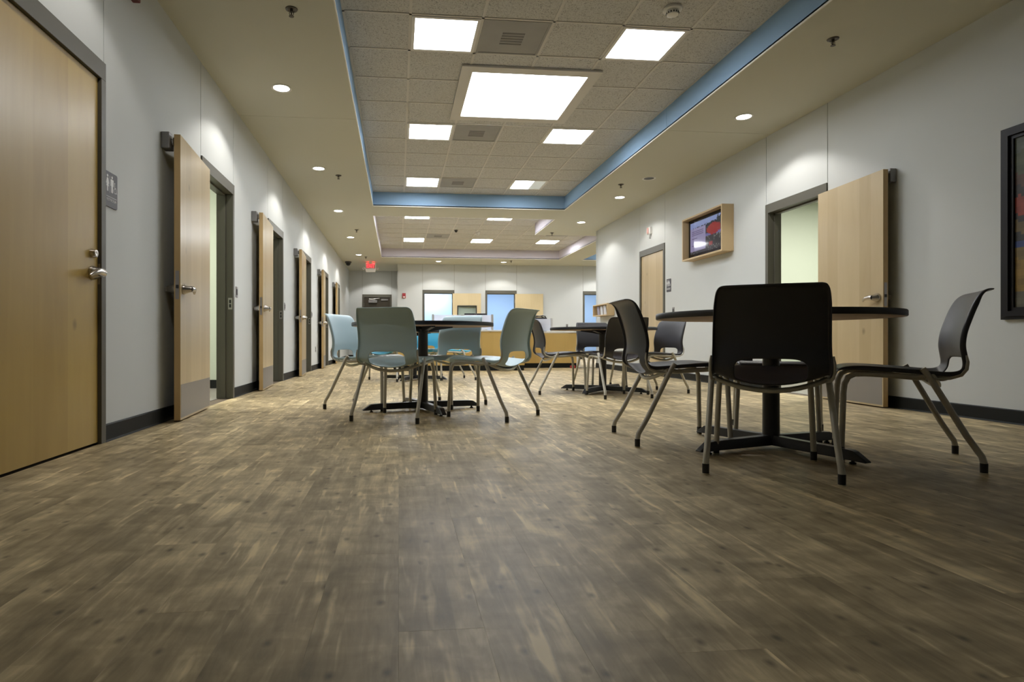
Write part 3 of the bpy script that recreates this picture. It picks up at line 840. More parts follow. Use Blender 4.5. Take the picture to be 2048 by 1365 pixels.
    if lite:
        g0 = MB().box(a + 0.02, b_ - 0.02, -TH / 2 - 0.003, -TH / 2 + 0.003, c + 0.02, d - 0.02).build('glass_pane', M['glass'], lf)
        f = MB()
        for bx in ((a, b_, d - 0.03, d), (a, b_, c, c + 0.03), (a, a + 0.03, c, d), (b_ - 0.03, b_, c, d)):
            f.box(bx[0], bx[1], -TH - 0.006, 0.006, bx[2], bx[3])
        f.build('lite_frame', M['black'], lf)
    return t, lf
def dyn(yc): return (WL, yc, 0)
door(1, 'closed golden maple door at the left edge, in a dark frame', dyn(LEFT_DOORS[0]), -PI / 2, 1, None, 'maple_gold', kick=False, dead=True)
names = ('first open maple door on the left, with grey kick plate', 'second open maple door along the left wall', 'third open maple door along the left wall',
         'fourth open maple door along the left wall', 'fifth open maple door along the left wall, near the exit')
for k, yc in enumerate(LEFT_DOORS[1:]):
    door(2 + k, names[k], dyn(yc), -PI / 2, 1, 175.7)
door(7, 'open maple door on the right wall behind the near table', (WR, RIGHT_OPEN, 0), PI / 2, -1, 175.7)
door(8, 'closed restroom door with flame-figured maple on the right wall', (WR, RIGHT_REST, 0), PI / 2, -1, None, kick=False)
door(9, 'maple door with a window panel, swung open on the back wall', (BACK_DOORS[0], YB, 0), PI, -1, 175.7, 'maple_back', kick=False, lite=True)
door(10, 'plain maple door swung open on the back wall', (BACK_DOORS[1], YB, 0), PI, -1, 175.7, 'maple_back', kick=False)
door(11, 'open doorway on the back wall by the right wall corner', (BACK_DOORS[2], YB, 0), PI, -1, 175.7, 'maple_back', kick=False)
t, lf = door(12, 'dark brown metal exit door below the exit sign', (EXIT_X, YE, 0), PI, 1, None, 'steel_door', kick=False, steel=True, strike=False)
# closer and hold-open box on the exit door (local leaf space, corridor face y=-0.044)
MB().box(0.16, 0.46, -0.10, -0.046, 1.93, 2.02).build('door_closer', M['alu'], lf, bevel=0.006)
MB().tube([(0.40, -0.09, 2.03), (0.18, -0.10, 2.06), (0.55, -0.07, 2.09)], 0.009, 8).build('closer_arm', M['steel'], lf)
MB().box(0.60, 0.84, -0.075, -0.046, 2.01, 2.065).build('alarm_box', M['alu'], lf, bevel=0.004)
MB().box(0.05, 0.86, -0.10, -0.055, 0.98, 1.04).build('push_bar', M['steel'], lf, bevel=0.006)

# wall magnets that hold the open leaves
def holder(loc, rz, label, proto=[None]):
    """local +y out of the wall"""
    if proto[0] is None:
        t = thing('door_holder', label, 'door holder', loc, rz, 'magnetic door holders')
        MB().box(-0.048, 0.048, 0.0, 0.060, -0.06, 0.06).build('housing', M['alu'], t, bevel=0.006)
        MB().lathe([(0.026, 0.058), (0.026, 0.066), (0.020, 0.069)], 16, axis=1).build('magnet', M['chrome'], t, smooth=True)
        q = MB().lathe([(0.010, 0.066), (0.007, 0.071), (0.013, 0.074), (0.013, 0.077)], 14, axis=1)
        q.build('swivel', M['chrome'], t, smooth=True)
        MB().lathe([(0.03, 0.072), (0.03, 0.078), (0.02, 0.082)], 16, axis=1).build('armature_plate', M['steel'], t, smooth=True)
        proto[0] = t
        return t
    t = copy_tree(proto[0]); t.location = loc; t.rotation_euler = (0, 0, rz); t['label'] = label
    return t
hl = ('grey magnetic holder behind the first open left door', 'grey magnetic holder behind the second open left door', 'grey magnetic holder behind the third open left door',
      'grey magnetic holder behind the fourth open left door', 'grey magnetic holder behind the fifth open left door')
for k, yc in enumerate(LEFT_DOORS[1:]):
    holder((WL, yc - FO - 0.83, 2.07), -PI / 2, hl[k])
holder((WR, RIGHT_OPEN - FO - 0.80, 2.07), PI / 2, 'grey magnetic holder behind the open right door')

# ================================================================== CHAIRS
def shell_mesh(mat):
    prof = [(.292, .428, .165, 0, 0), (.284, .450, .190, 0, 0), (.255, .466, .206, 0, 0), (.20, .470, .214, 0, .003), (.10, .456, .219, 0, .014), (.0, .431, .222, 0, .033),
            (-.08, .408, .224, 0, .050), (-.14, .400, .226, .0, .054), (-.185, .410, .228, .010, .048), (-.214, .441, .229, .020, .030), (-.226, .485, .229, .028, .010),
            (-.224, .535, .227, .032, 0), (-.221, .58, .226, .034, 0), (-.228, .64, .225, .034, 0), (-.241, .70, .223, .030, 0), (-.257, .76, .220, .026, 0),
            (-.274, .805, .214, .020, 0), (-.288, .826, .207, .014, 0), (-.306, .836, .196, .010, 0), (-.326, .836, .176, .008, 0)]
    # resample (Catmull-Rom)
    P = []
    for i in range(len(prof) - 1):
        p0, p1, p2, p3 = prof[max(i - 1, 0)], prof[i], prof[i + 1], prof[min(i + 2, len(prof) - 1)]
        for k in range(3):
            t = k / 3
            P.append(tuple(0.5 * (2 * b + (c - a) * t + (2 * a - 5 * b + 4 * c - d) * t * t + (3 * b - a - 3 * c + d) * t ** 3) for a, b, c, d in zip(p0, p1, p2, p3)))
    P.append(prof[-1])
    s = [0.0]
    for a, b in zip(P, P[1:]): s.append(s[-1] + math.hypot(b[0] - a[0], b[1] - a[1]))
    NU = 24
    # slot in (x, s): find s at the start and end
    sa = min(range(len(P)), key=lambda i: abs(P[i][0] + .172) + abs(P[i][1] - .405)); sb = min(range(len(P)), key=lambda i: abs(P[i][1] - .514) + (0 if P[i][0] < -.2 else 1))
    s0, s1, hw = s[sa], s[sb], 0.142
    sc_, sh = (s0 + s1) / 2, (s1 - s0) / 2
    def pos(x, ss):
        # interpolate the profile at arc length ss, lateral position x
        i = max(0, min(len(s) - 2, next((k for k in range(len(s) - 1) if s[k + 1] >= ss), len(s) - 2)))
        t = (ss - s[i]) / (s[i + 1] - s[i])
        a = [u + (v - u) * t for u, v in zip(P[i], P[i + 1])]
        e = (x / a[2]) ** 2
        return (x, a[0] + a[3] * e, a[1] + a[4] * e)
    bm = bmesh.new(); grid = {}
    for i in range(len(P)):
        for k in range(NU + 1):
            x = P[i][2] * (2 * k / NU - 1)
            grid[i, k] = [x, s[i]]
    def inside(x, ss): return (abs(x) / hw) ** 5 + (abs(ss - sc_) / sh) ** 5 < 1.0
    faces = []
    for i in range(len(P) - 1):
        for k in range(NU):
            c = [grid[i, k], grid[i + 1, k], grid[i, k + 1], grid[i + 1, k + 1]]
            mx = sum(q[0] for q in c) / 4; ms = sum(q[1] for q in c) / 4
            if not inside(mx, ms): faces.append((i, k))
    fs = set(faces)
    for (i, k), g_ in grid.items():      # snap the slot border to a smooth rounded outline
        adj = [(i - 1, k - 1), (i - 1, k), (i, k - 1), (i, k)]
        adj = [a for a in adj if 0 <= a[0] < len(P) - 1 and 0 <= a[1] < NU]
        if any(a in fs for a in adj) and any(a not in fs for a in adj):
            dx, ds = g_[0] / hw, (g_[1] - sc_) / sh
            r = (abs(dx) ** 4.5 + abs(ds) ** 4.5) ** (1 / 4.5)
            g_[0] = dx / r * hw; g_[1] = sc_ + ds / r * sh
    vs = {}
    for i, k in faces:
        q = []
        for a in ((i, k), (i, k + 1), (i + 1, k + 1), (i + 1, k)):
            if a not in vs: vs[a] = bm.verts.new(pos(*grid[a]))
            q.append(vs[a])
        bm.faces.new(q)
    # turned-over side flange
    for side in (0, NU):
        prev = None
        for i in range(len(P)):
            a, b = P[max(i - 1, 0)], P[min(i + 1, len(P) - 1)]
            ty, tz = b[0] - a[0], b[1] - a[1]; L = math.hypot(ty, tz); ny, nz = -tz / L, ty / L      # points down / rearward
            k = min(1, s[i] / .10) * min(1, (s[-1] - s[i]) / .10)
            v = vs[(i, side)].co
            ring_ = [bm.verts.new((v.x + (1 if side else -1) * ox, v.y + ny * od * k, v.z + nz * od * k)) for ox, od in ((.0035, .008), (.0045, .021))]
            if prev:
                bm.faces.new([prev[0], vs[(i, side)], ring_[0], prev[1]]); bm.faces.new([prev[1], ring_[0], ring_[1], prev[2]])
            prev = [vs[(i, side)]] + ring_
    bmesh.ops.recalc_face_normals(bm, faces=bm.faces)
    me = bpy.data.meshes.new('shell'); bm.to_mesh(me); bm.free()
    for p in me.polygons: p.use_smooth = True
    me.materials.append(mat)
    return me
def make_chair(mat):
    root = empty('chair')
    sh = obj('shell', shell_mesh(mat), root)
    md = sh.modifiers.new('thickness', 'SOLIDIFY'); md.thickness = 0.007; md.offset = 0
    md = sh.modifiers.new('round', 'SUBSURF'); md.levels = 1; md.render_levels = 1
    R = 0.0136
    for s in (-1, 1):
        rl = MB().tube([(s * .236, -.048, .468), (s * .2385, -.075, .425), (s * .251, -.205, .165), (s * .2545, -.240, .105), (s * .257, -.258, .075), (s * .259, -.264, .045)], R, 12).build('leg', M['legs'], root, smooth=True)
        fr = MB().tube([(s * .222, .272, .045), (s * .209, .262, .34), (s * .206, .257, .385), (s * .205, .242, .417), (s * .205, .215, .433), (s * .207, .17, .436), (s * .212, .08, .432), (s * .226, -.03, .424), (s * .232, -.062, .428)], R, 12).build('leg', M['legs'], root, smooth=True)
        for lg, fx, fy in ((rl, s * .259, -.264), (fr, s * .222, .272)):
            MB().lathe([(R + .0012, .004), (R + .0016, .047), (R * .9, .048)], 12, c=(fx, fy, 0)).build('foot_cap', M['black'], lg, smooth=True)
            MB().lathe([(R + .0018, 0.0), (R + .0018, .005)], 12, c=(fx, fy, 0)).build('glide', M['glide'], lg)
        MB().tube([(s * .228, -.10, .418), (s * .236, -.15, .424), (s * .240, -.190, .440), (s * .242, -.208, .468), (s * .241, -.212, .502), (s * .238, -.208, .532)], [.006, .0065, .007, .007, .0065, .004], 8).build('support_arm', M['legs'], root, smooth=True)
    pts = []
    for k in range(13):
        a = -1 + 2 * k / 12
        pts.append((a * .240, -.085 - .055 * (1 - a * a), .432 - .058 * (1 - a * a)))
    MB().tube(pts, .012, 10).build('rear_bar', M['legs'], root, smooth=True)
    return root
protos = {k: make_chair(M[k]) for k in ('sage', 'cyan', 'char')}
used = {}
def place_chair(kind, rear, d, label, group):
    """rear = point on the floor midway between the rear feet, d = facing direction"""
    n = math.hypot(*d); d = (d[0] / n, d[1] / n)
    o = protos[kind] if kind not in used else copy_tree(protos[kind])
    used[kind] = 1
    o.location = (rear[0] + d[0] * .264, rear[1] + d[1] * .264, 0)
    o.rotation_euler = (0, 0, math.atan2(d[1], d[0]) - PI / 2)
    tag(o, label, 'chair', group)
GL, GD, GF = 'light blue chairs around the left table', 'charcoal chairs around the near right table', 'charcoal chairs around the middle right table'
place_chair('sage', (-.1075, 4.325), (.37, .93), 'sage blue chair with its back to the camera at the left table', GL)
place_chair('sage', (.946, 4.442), (-.78, .63), 'sage blue chair seen from the side, right of the left table', GL)
place_chair('sage', (-.53, 5.46), (.905, -.425), 'pale blue chair left of the left table, facing right', GL)
place_chair('sage', (.605, 5.63), (-.61, -.79), 'blue grey chair behind the left table, facing the camera', GL)
place_chair('cyan', (1.10, 9.12), (-.974, -.225), 'bright cyan chair right of the far table, seen through another chair', 'cyan chairs around the far table')
place_chair('cyan', (-.28, 8.58), (.1, .995), 'bright cyan chair at the far table, hidden behind the sage chair', 'cyan chairs around the far table')
place_chair('cyan', (.47, 9.98), (-.15, -1), 'bright cyan chair behind the far table, facing the camera', 'cyan chairs around the far table')
place_chair('char', (1.597, 2.405), (.5, .866), 'large black chair with its back to the camera at the near right table', GD)
place_chair('char', (1.364, 3.465), (.99, -.11), 'black chair left of the near right table, facing right', GD)
place_chair('char', (2.767, 2.63), (-.823, .57), 'black chair at the right edge, facing left to the near table', GD)
place_chair('char', (2.562, 3.80), (-.557, -.83), 'black chair hidden behind the near table, only its legs showing', GD)
place_chair('char', (1.54, 6.64), (1, .02), 'dark chair left of the middle table, in profile facing right', GF)
place_chair('char', (2.53, 7.56), (.08, -1), 'dark chair behind the middle table, facing the camera', GF)
place_chair('char', (2.345, 5.85), (-.1, .99), 'dark chair with its back to the camera at the middle table', GF)
place_chair('char', (3.19, 6.65), (-.95, -.28), 'dark navy chair right of the middle table, below the near tabletop', GF)

# ================================================================== TABLES
def make_table():
    root = empty('round_table')
    ZTOP, TH, R = 0.754, 0.032, 0.61
    b = MB().lathe([(0.0005, ZTOP - TH + .001), (R - .004, ZTOP - TH + .001)], 64, cap=False, mi=0)
    b.lathe([(R - .004, ZTOP - .0005), (0.0005, ZTOP - .0005)], 64, cap=False, mi=1)
    b.build('tabletop', [M['board'], M['laminate']], root)
    MB().lathe([(R - .012, ZTOP - TH), (R - .003, ZTOP - TH), (R, ZTOP - TH + .004), (R, ZTOP - .006), (R - .004, ZTOP), (R - .012, ZTOP)], 64, cap=False).build('edge_band', M['edge'], root, smooth=True)
    MB().lathe([(.044, .06), (.042, .69), (.046, .70)], 20).build('column', M['castiron'], root, smooth=True)
    for k in range(4):
        a = k * PI / 2
        ca, sa = math.cos(a), math.sin(a)
        # pointed, tapering base arm: section (along r, z)
        q = MB()
        prof = [(0.0, .022, .078, .034), (.10, .022, .074, .033), (.40, .020, .070, .030), (.455, .019, .067, .030), (.47, .018, .062, .029), (.53, .016, .024, .022)]
        for r, zb, zt, hw in prof:
            for (lx, lz) in ((-hw, zb), (hw, zb), (hw * .72, zt), (-hw * .72, zt)):
                q.v.append((r * ca - lx * sa, r * sa + lx * ca, lz))
        n = len(prof)
        for i in range(n - 1):
            for j in range(4):
                j2 = (j + 1) % 4
                q.f.append([i * 4 + j, i * 4 + j2, i * 4 + 4 + j2, i * 4 + 4 + j]); q.mi.append(0)
        q.f += [[3, 2, 1, 0], [n * 4 - 4, n * 4 - 3, n * 4 - 2, n * 4 - 1]]; q.mi += [0, 0]
        arm = q.build('base_arm', M['castiron'], root, bevel=0.003)
        MB().lathe([(.014, 0), (.016, .006), (.008, .010), (.008, .022)], 12, c=(.455 * ca, .455 * sa, 0)).build('glide', M['black'], arm, smooth=True)
        # spider arm under the top
        q = MB()
        for r, zb, hw in ((.03, .672, .022), (.12, .690, .020), (.27, .712, .016)):
            for (lx, lz) in ((-hw, zb), (hw, zb), (hw, .7225), (-hw, .7225)):
                q.v.append((r * ca - lx * sa, r * sa + lx * ca, lz))
        for i in range(2):
            for j in range(4):
                j2 = (j + 1) % 4
                q.f.append([i * 4 + j, i * 4 + j2, i * 4 + 4 + j2, i * 4 + 4 + j]); q.mi.append(0)
        q.f += [[3, 2, 1, 0], [8, 9, 10, 11]]; q.mi += [0, 0]
        q.build('top_bracket', M['castiron'], root)
    MB().box(.28, .34, -.02, .01, ZTOP - TH - .0004, ZTOP - TH + .001).build('sticker', M['white'], root)
    return root
tb = make_table()
for i, (x, y, deg, lab) in enumerate(((2.067, 3.112, 17, 'round dark-edged table nearest the camera, on the right'), (.21, 5.12, 16, 'round dark-edged table on the left among the light blue chairs'),
                                      (2.38, 6.73, 48, 'round dark-edged table in the middle right, before the reception desk'), (.235, 9.06, -22, 'far round table hidden behind the left table, its base showing'))):
    o = tb if i == 0 else copy_tree(tb)
    o.location = (x, y, 0); o.rotation_euler = (0, 0, math.radians(deg)); tag(o, lab, 'table', 'round cafe tables')

# ================================================================== RECEPTION DESK
DF1, DF2, DXL, DXS, DXR = 11.76, 12.80, -0.10, 2.535, 3.93
dk = thing('reception_desk', 'maple-fronted reception desk with black toe kick and white end panel', 'desk', (1.9, 12.6, 0))
def dl(x): return x - 1.9
def dy(y): return y - 12.6
n = 3
for k in range(n):
    a = DXL + (DXS - DXL) * k / n; b_ = DXL + (DXS - DXL) * (k + 1) / n
    MB().box(dl(a) + .0015, dl(b_) - .0015, dy(DF1), dy(DF1) + .02, .105, .785).build('front_panel', M['maple_desk'], dk)
MB().box(dl(DXS) + .002, dl(DXR), dy(DF2), dy(DF2) + .02, .105, .765).build('front_panel', M['maple_desk'], dk)
MB().box(dl(DXS) - .02, dl(DXS), dy(DF1) + .02, dy(DF2) + .6, .105, .785).build('side_panel', M['maple_desk'], dk)
MB().box(dl(DXL), dl(DXL) + .02, dy(DF1) + .02, dy(DF1) + .7, .105, .785).build('side_panel', M['maple_desk'], dk)
MB().box(dl(DXL), dl(DXS) - .01, dy(DF1) + .012, dy(DF1) + .03, 0, .105).build('toe_kick', M['base'], dk)
MB().box(dl(DXS) - .012, dl(DXR), dy(DF2) + .012, dy(DF2) + .03, 0, .105).build('toe_kick', M['base'], dk)
MB().box(dl(DXR), dl(DXR) + .085, dy(DF2) + .0, dy(DF2) + .7, .0, .775).build('end_panel', M['offwhite'], dk)
ct = thing('countertop', 'thin white countertop lying on the reception desk', 'countertop', (1.9, 12.6, .79))
MB().box(dl(DXL) - .02, dl(DXS) + .01, dy(DF1) - .02, dy(DF1) + .75, -.004, .026).build('slab', M['offwhite'], ct, bevel=0.003)
MB().box(dl(DXS) - .01, dl(DXR) + .1, dy(DF2) - .02, dy(DF2) + .75, -.012, .016).build('slab', M['offwhite'], ct, bevel=0.003)
def screen(name_label, posts, y, z0, z1):
    t = thing('desk_screen', name_label, 'desk screen', ((posts[0] + posts[-1]) / 2, y, z0), 0, 'frosted screens on the reception desk')
    c = (posts[0] + posts[-1]) / 2
    for a in posts: MB().box(a - c - .022, a - c + .022, -.02, .02, 0, z1 - z0 + .012).build('post', M['alu2'], t, bevel=0.003)
    for a, b_ in zip(posts, posts[1:]): MB().box(a - c + .024, b_ - c - .024, -.006, .006, .012, z1 - z0).build('frosted_pane', M['frost'], t)
M['alu2'] = plain('satin_post', (0.55, 0.55, 0.54), 0.4, 0.4)
screen('frosted screen with grey posts on the left part of the reception desk', (.69, 1.29, 1.905), 11.95, .816, 1.125)
screen('frosted screen with grey posts on the right part of the reception desk', (2.56, 2.92, 3.42), 13.0, .806, 1.09)
mo = thing('monitor', 'black computer monitor behind the left frosted desk screen', 'monitor', (1.60, 12.25, .816))
MB().box(-.235, .235, -.02, .025, .10, .355).build('housing', M['black'], mo, bevel=0.006)
MB().box(-.22, .22, .0255, .027, .115, .34).build('display', M['screen'], mo)
MB().tube([(0, -.03, .0), (0, -.03, .20)], .02, 10).build('stand', M['black'], mo)
MB().box(-.11, .11, -.11, .07, 0, .012).build('foot', M['black'], mo, bevel=0.004)
MB().lathe([(.02, -.0205), (.02, -.022), (.014, -.022), (.014, -.0205)], 16, axis=1, c=(0, 0, .335), cap=False).build('ring_mark', M['alu'], mo)
# dark bag with rolled handles on the right part of the desk
bg = thing('black_bag', 'lumpy black bag behind the right frosted desk screen', 'bag', (3.14, 13.25, .806))
q = MB(); q.prism(rrect(-.215, .215, 0, .325, .03), -.09, .09, axis=1); q.build('body', M['black'], bg, bevel=0.01)
MB().tube([(-.17, -.05, .31), (-.15, -.05, .352), (-.08, -.05, .345), (-.02, -.05, .358), (.06, -.05, .35), (.12, -.05, .365), (.18, -.05, .352), (.20, -.05, .31)], .013, 8).build('handle', M['black'], bg, smooth=True)
MB().tube([(-.17, .05, .31), (-.12, .05, .355), (.0, .05, .35), (.10, .05, .36), (.19, .05, .31)], .013, 8).build('handle', M['black'], bg, smooth=True)
# red plug with a black cord on the floor by the desk
rp_ = thing('power_tap', 'small red power tap on the floor at the desk corner', 'power strip', (3.80, 12.66, 0))
MB().box(-.055, .055, -.03, .03, 0, .055).build('body', M['red'], rp_, bevel=0.008)
MB().box(-.02, .02, -.032, -.03, .015, .04).build('socket', M['black'], rp_)
q = MB(); pts = []
for k in range(16):
    f_ = k / 15; pts.append((.05 + .62 * f_, -.06 * math.sin(f_ * 7) - .1 * f_, .006))
q.tube(pts, .0045, 6).build('cord', M['black'], rp_, smooth=True)

# ================================================================== SIGNS, SCREENS AND SMALL WALL FITTINGS
# local frame for wall things: +y out of the wall
def restroom_sign(loc, rz, label, sgn):
    """plaque 0.152 x 0.21; seen from the room the local x axis runs right-to-left"""
    t = thing('restroom_sign', label, 'sign', loc, rz, 'restroom signs')
    MB().prism(rrect(-.076, .076, -.105, .105, .012), 0.0, .006, axis=1).build('plaque', M['plaque'], t)
    def X(pts, dx=0, k=1.0, dz=0): return [(-(p[0] * k + dx), p[1] * k + dz) for p in pts]
    y0, y1 = .006, .0068
    z0 = .02
    w_ = MB(); w_.prism(X(disc(-.048, z0 + .058, .0085)), y0, y1)
    w_.prism(X([(-.056, z0 + .046), (-.040, z0 + .046), (-.030, z0 + .012), (-.035, z0 + .010), (-.041, z0 + .030), (-.034, z0 - .004), (-.040, z0 - .004), (-.040, z0 - .034), (-.0465, z0 - .034), (-.0465, z0 - .004),
                (-.0495, z0 - .004), (-.0495, z0 - .034), (-.056, z0 - .034), (-.056, z0 - .004), (-.062, z0 - .004), (-.055, z0 + .030), (-.061, z0 + .010), (-.066, z0 + .012)]), y0, y1)
    w_.build('woman_pictogram', M['print'], t)
    MB().prism(X([(-.0215, z0 + .062), (-.0185, z0 + .062), (-.0185, z0 - .038), (-.0215, z0 - .038)]), y0, y1).build('divider', M['print'], t)
    w_ = MB(); w_.prism(X(disc(.008, z0 + .058, .0085)), y0, y1)
    w_.prism(X([(-.006, z0 + .046), (.022, z0 + .046), (.026, z0 + .042), (.026, z0 + .006), (.0205, z0 + .006), (.0205, z0 + .034), (.019, z0 + .034), (.019, z0 - .034), (.0095, z0 - .034), (.0095, z0 + .002),
                (.0065, z0 + .002), (.0065, z0 - .034), (-.003, z0 - .034), (-.003, z0 + .034), (-.0045, z0 + .034), (-.0045, z0 + .006), (-.010, z0 + .006), (-.010, z0 + .042)]), y0, y1)
    w_.build('man_pictogram', M['print'], t)
    w_ = MB(); ring = []
    c0, c1, rr = .045, z0 - .016, .016
    arc = [math.radians(110 + 240 * k / 14) for k in range(15)]
    w_.prism(X([(c0 + rr * math.cos(a), c1 + rr * math.sin(a)) for a in arc] + [(c0 + (rr - .0035) * math.cos(a), c1 + (rr - .0035) * math.sin(a)) for a in reversed(arc)]), y0, y1)
    w_.prism(X(disc(.041, z0 + .030, .0045)), y0, y1)
    w_.prism(X([(.039, z0 + .024), (.0435, z0 + .024), (.0445, z0 + .004), (.056, z0 + .004), (.063, z0 - .024), (.068, z0 - .024), (.068, z0 - .029), (.060, z0 - .029), (.053, z0 - .001), (.040, z0 - .001)]), y0, y1)
    w_.build('wheelchair_pictogram', M['print'], t)
    MB().prism(X([(-.062, -.0425), (.064, -.0425), (.064, -.0455), (-.062, -.0455)]), y0, y1).build('rule_line', M['print'], t)
    text('RESTROOM', .0235, M['print'], t, (0, .0062, -.0625), (PI / 2, 0, PI))
    return t
restroom_sign((WL, 3.742, 1.505), -PI / 2, 'grey restroom sign beside the closed golden door', 1)
restroom_sign((WR, 9.275, 1.505), PI / 2, 'small grey restroom sign beside the flame-figured door', 1)

# exit sign with two lamp heads
t = thing('exit_sign', 'white exit sign with glowing red letters and two lamp heads', 'exit sign', (-.865, 18.5, ZC))
MB().box(-.165, .165, -.025, .025, -.23, -.045).build('housing', M['white'], t, bevel=0.006)
MB().prism([(-.165, -.225), (.165, -.225), (.14, -.32), (-.14, -.32)], -.04, .04, axis=1).build('battery_box', M['white'], t, bevel=0.004)
MB().box(-.05, .05, -.03, .03, -.046, 0).build('canopy', M['white'], t)
MB().box(-.135, .135, -.0262, -.0252, -.205, -.062).build('glow_face', M['exit_face'], t)
MB().box(-.13, .13, -.022, .018, -.0448, -.0435).build('glow_slot', M['exit_top'], t)
text('EXIT', .155, M['exit_red'], t, (0, -.0275, -.134), (PI / 2, 0, 0), .001, 0.80, bold=.001)
for s in (-1, 1):
    h_ = MB(); h_.lathe([(.022, .045), (.036, .02), (.04, -.03), (.036, -.034)], 14, axis=1, c=(s * .215, -.03, -.21))
    h_.tube([(s * .15, 0, -.21), (s * .20, -.02, -.21)], .009, 8); h_.build('lamp_head', M['white'], t, smooth=True)
    MB().lathe([(.0005, -.0345), (.034, -.0345), (.034, -.036), (.0005, -.038)], 14, axis=1, c=(s * .215, -.03, -.21), cap=False).build('lamp_lens', M['chrome'], t)

# screen in its wooden box on the right wall: local x = world y, local +y out of the wall
BX0, BX1, BZ0, BZ1, BD = 7.40, 8.495, 1.785, 2.405, .165
t = thing('wall_screen', 'lit information screen set in a deep wooden box on the right wall', 'screen', (WR, (BX0 + BX1) / 2, BZ0), PI / 2)
W_, H_ = BX1 - BX0, BZ1 - BZ0; th = .022
MB().box(-W_ / 2, W_ / 2, 0, BD, 0, th).build('bottom_board', M['pine'], t)
MB().box(-W_ / 2, W_ / 2, 0, BD, H_ - th, H_).build('top_board', M['pine'], t)
MB().box(-W_ / 2, -W_ / 2 + th, 0, BD, th, H_ - th).build('side_board', M['pine'], t)
MB().box(W_ / 2 - th, W_ / 2, 0, BD, th, H_ - th).build('side_board', M['pine'], t)
MB().box(-W_ / 2 + th + .004, W_ / 2 - th - .004, .02, .075, th + .004, H_ - th - .004).build('television', M['screen'], t, bevel=0.003)
# picture on the display: u runs from the far (left in view) end
def colour_grid(name, w_, h_, nu, nv, fn, mat, parent, yy, flip=True):
    v = []; f = []; cols = []
    for j in range(nv + 1):
        for i in range(nu + 1):
            v.append((w_ * (.5 - i / nu) if flip else w_ * (i / nu - .5), yy, h_ * j / nv))
    for j in range(nv):
        for i in range(nu):
            a = j * (nu + 1) + i; f.append([a, a + 1, a + nu + 2, a + nu + 1]); cols.append(fn((i + .5) / nu, (j + .5) / nv))
    me = bpy.data.meshes.new(name); me.from_pydata(v, [], f); me.materials.append(mat)
    ca = me.color_attributes.new('Col', 'FLOAT_COLOR', 'CORNER')
    for p, c in zip(me.polygons, cols):
        for li in p.loop_indices: ca.data[li].color = (*c, 1)
    return obj(name, me, parent)
rnd = random.Random(3)
tl = [rnd.uniform(-.03, .03) for _ in range(80)]
def video(u, v):
    j = tl[int(u * 79)]
    if u < .46 and .08 < v < .80:                      # lavender text panel
        base = (.42, .38, .62)
        if u < .40 and u > .05:
            for c in (.70, .655, .60, .48, .36, .27):
                if abs(v - c) < .012 and (c > .58 or u < .22): return (.17, .14, .30)
        return base
    if v > .80 + .06 * u + j + (.0 if u < .62 else .0) and not (u > .78 and v < .97 - j * 2):
        return (.26 + .1 * v, .32 + .12 * v, .78)
    if (u - .70) ** 2 / .035 + (v - .62) ** 2 / .028 < 1 + j * 8: return (.42, .035, .04)
    if v > .52: return (.02, .03, .05) if rnd.random() > .2 else (.06, .09, .10)
    if v > .44: return (.20, .20, .48)
    if abs(u - .62) < .05 and abs(v - .2) < .06: return (.35, .03, .04)
    if rnd.random() < .08: return (.30, .32, .30)
    return (.045, .045, .06)
pc = colour_grid('picture', .93, .46, 60, 36, video, M['video'], t, .0762)
pc.location = (0, 0, .085)
# small wooden brochure box farther along the wall
BX0, BX1, BZ0, BZ1, BD = 11.72, 12.60, 1.125, 1.372, .16
t = thing('brochure_box', 'small wooden display box with brochures near the wall corner', 'display box', (WR, (BX0 + BX1) / 2, BZ0), PI / 2)
W_, H_ = BX1 - BX0, BZ1 - BZ0; th = .02
MB().box(-W_ / 2, W_ / 2, 0, BD, 0, th).build('bottom_board', M['pine'], t)
MB().box(-W_ / 2, W_ / 2, 0, BD, H_ - th, H_).build('top_board', M['pine'], t)
MB().box(-W_ / 2, -W_ / 2 + th, 0, BD, th, H_ - th).build('side_board', M['pine'], t)
MB().box(W_ / 2 - th, W_ / 2, 0, BD, th, H_ - th).build('side_board', M['pine'], t)
MB().box(-W_ / 2 + th, W_ / 2 - th, 0, .012, th, H_ - th).build('back_board', M['pine'], t)
for k, (mm, lab) in enumerate((('paper2', 'pale blue brochure at the near end of the wooden display box'), ('paper', 'white brochure in the wooden display box, second from the near end'),
                               ('paper', 'white brochure in the wooden display box, second from the far end'), ('paper3', 'violet grey brochure at the far end of the wooden display box'))):
    xx = BX0 + .12 + k * .2
    br = MB().box(-.075, .075, 0, .006, 0, .195).build('brochure', M[mm])
    br.location = (WR - .075, xx, BZ0 + th); br.rotation_euler = (math.radians(-6), 0, PI / 2)
    tag(br, lab, 'brochure', 'brochures in the wooden display box')

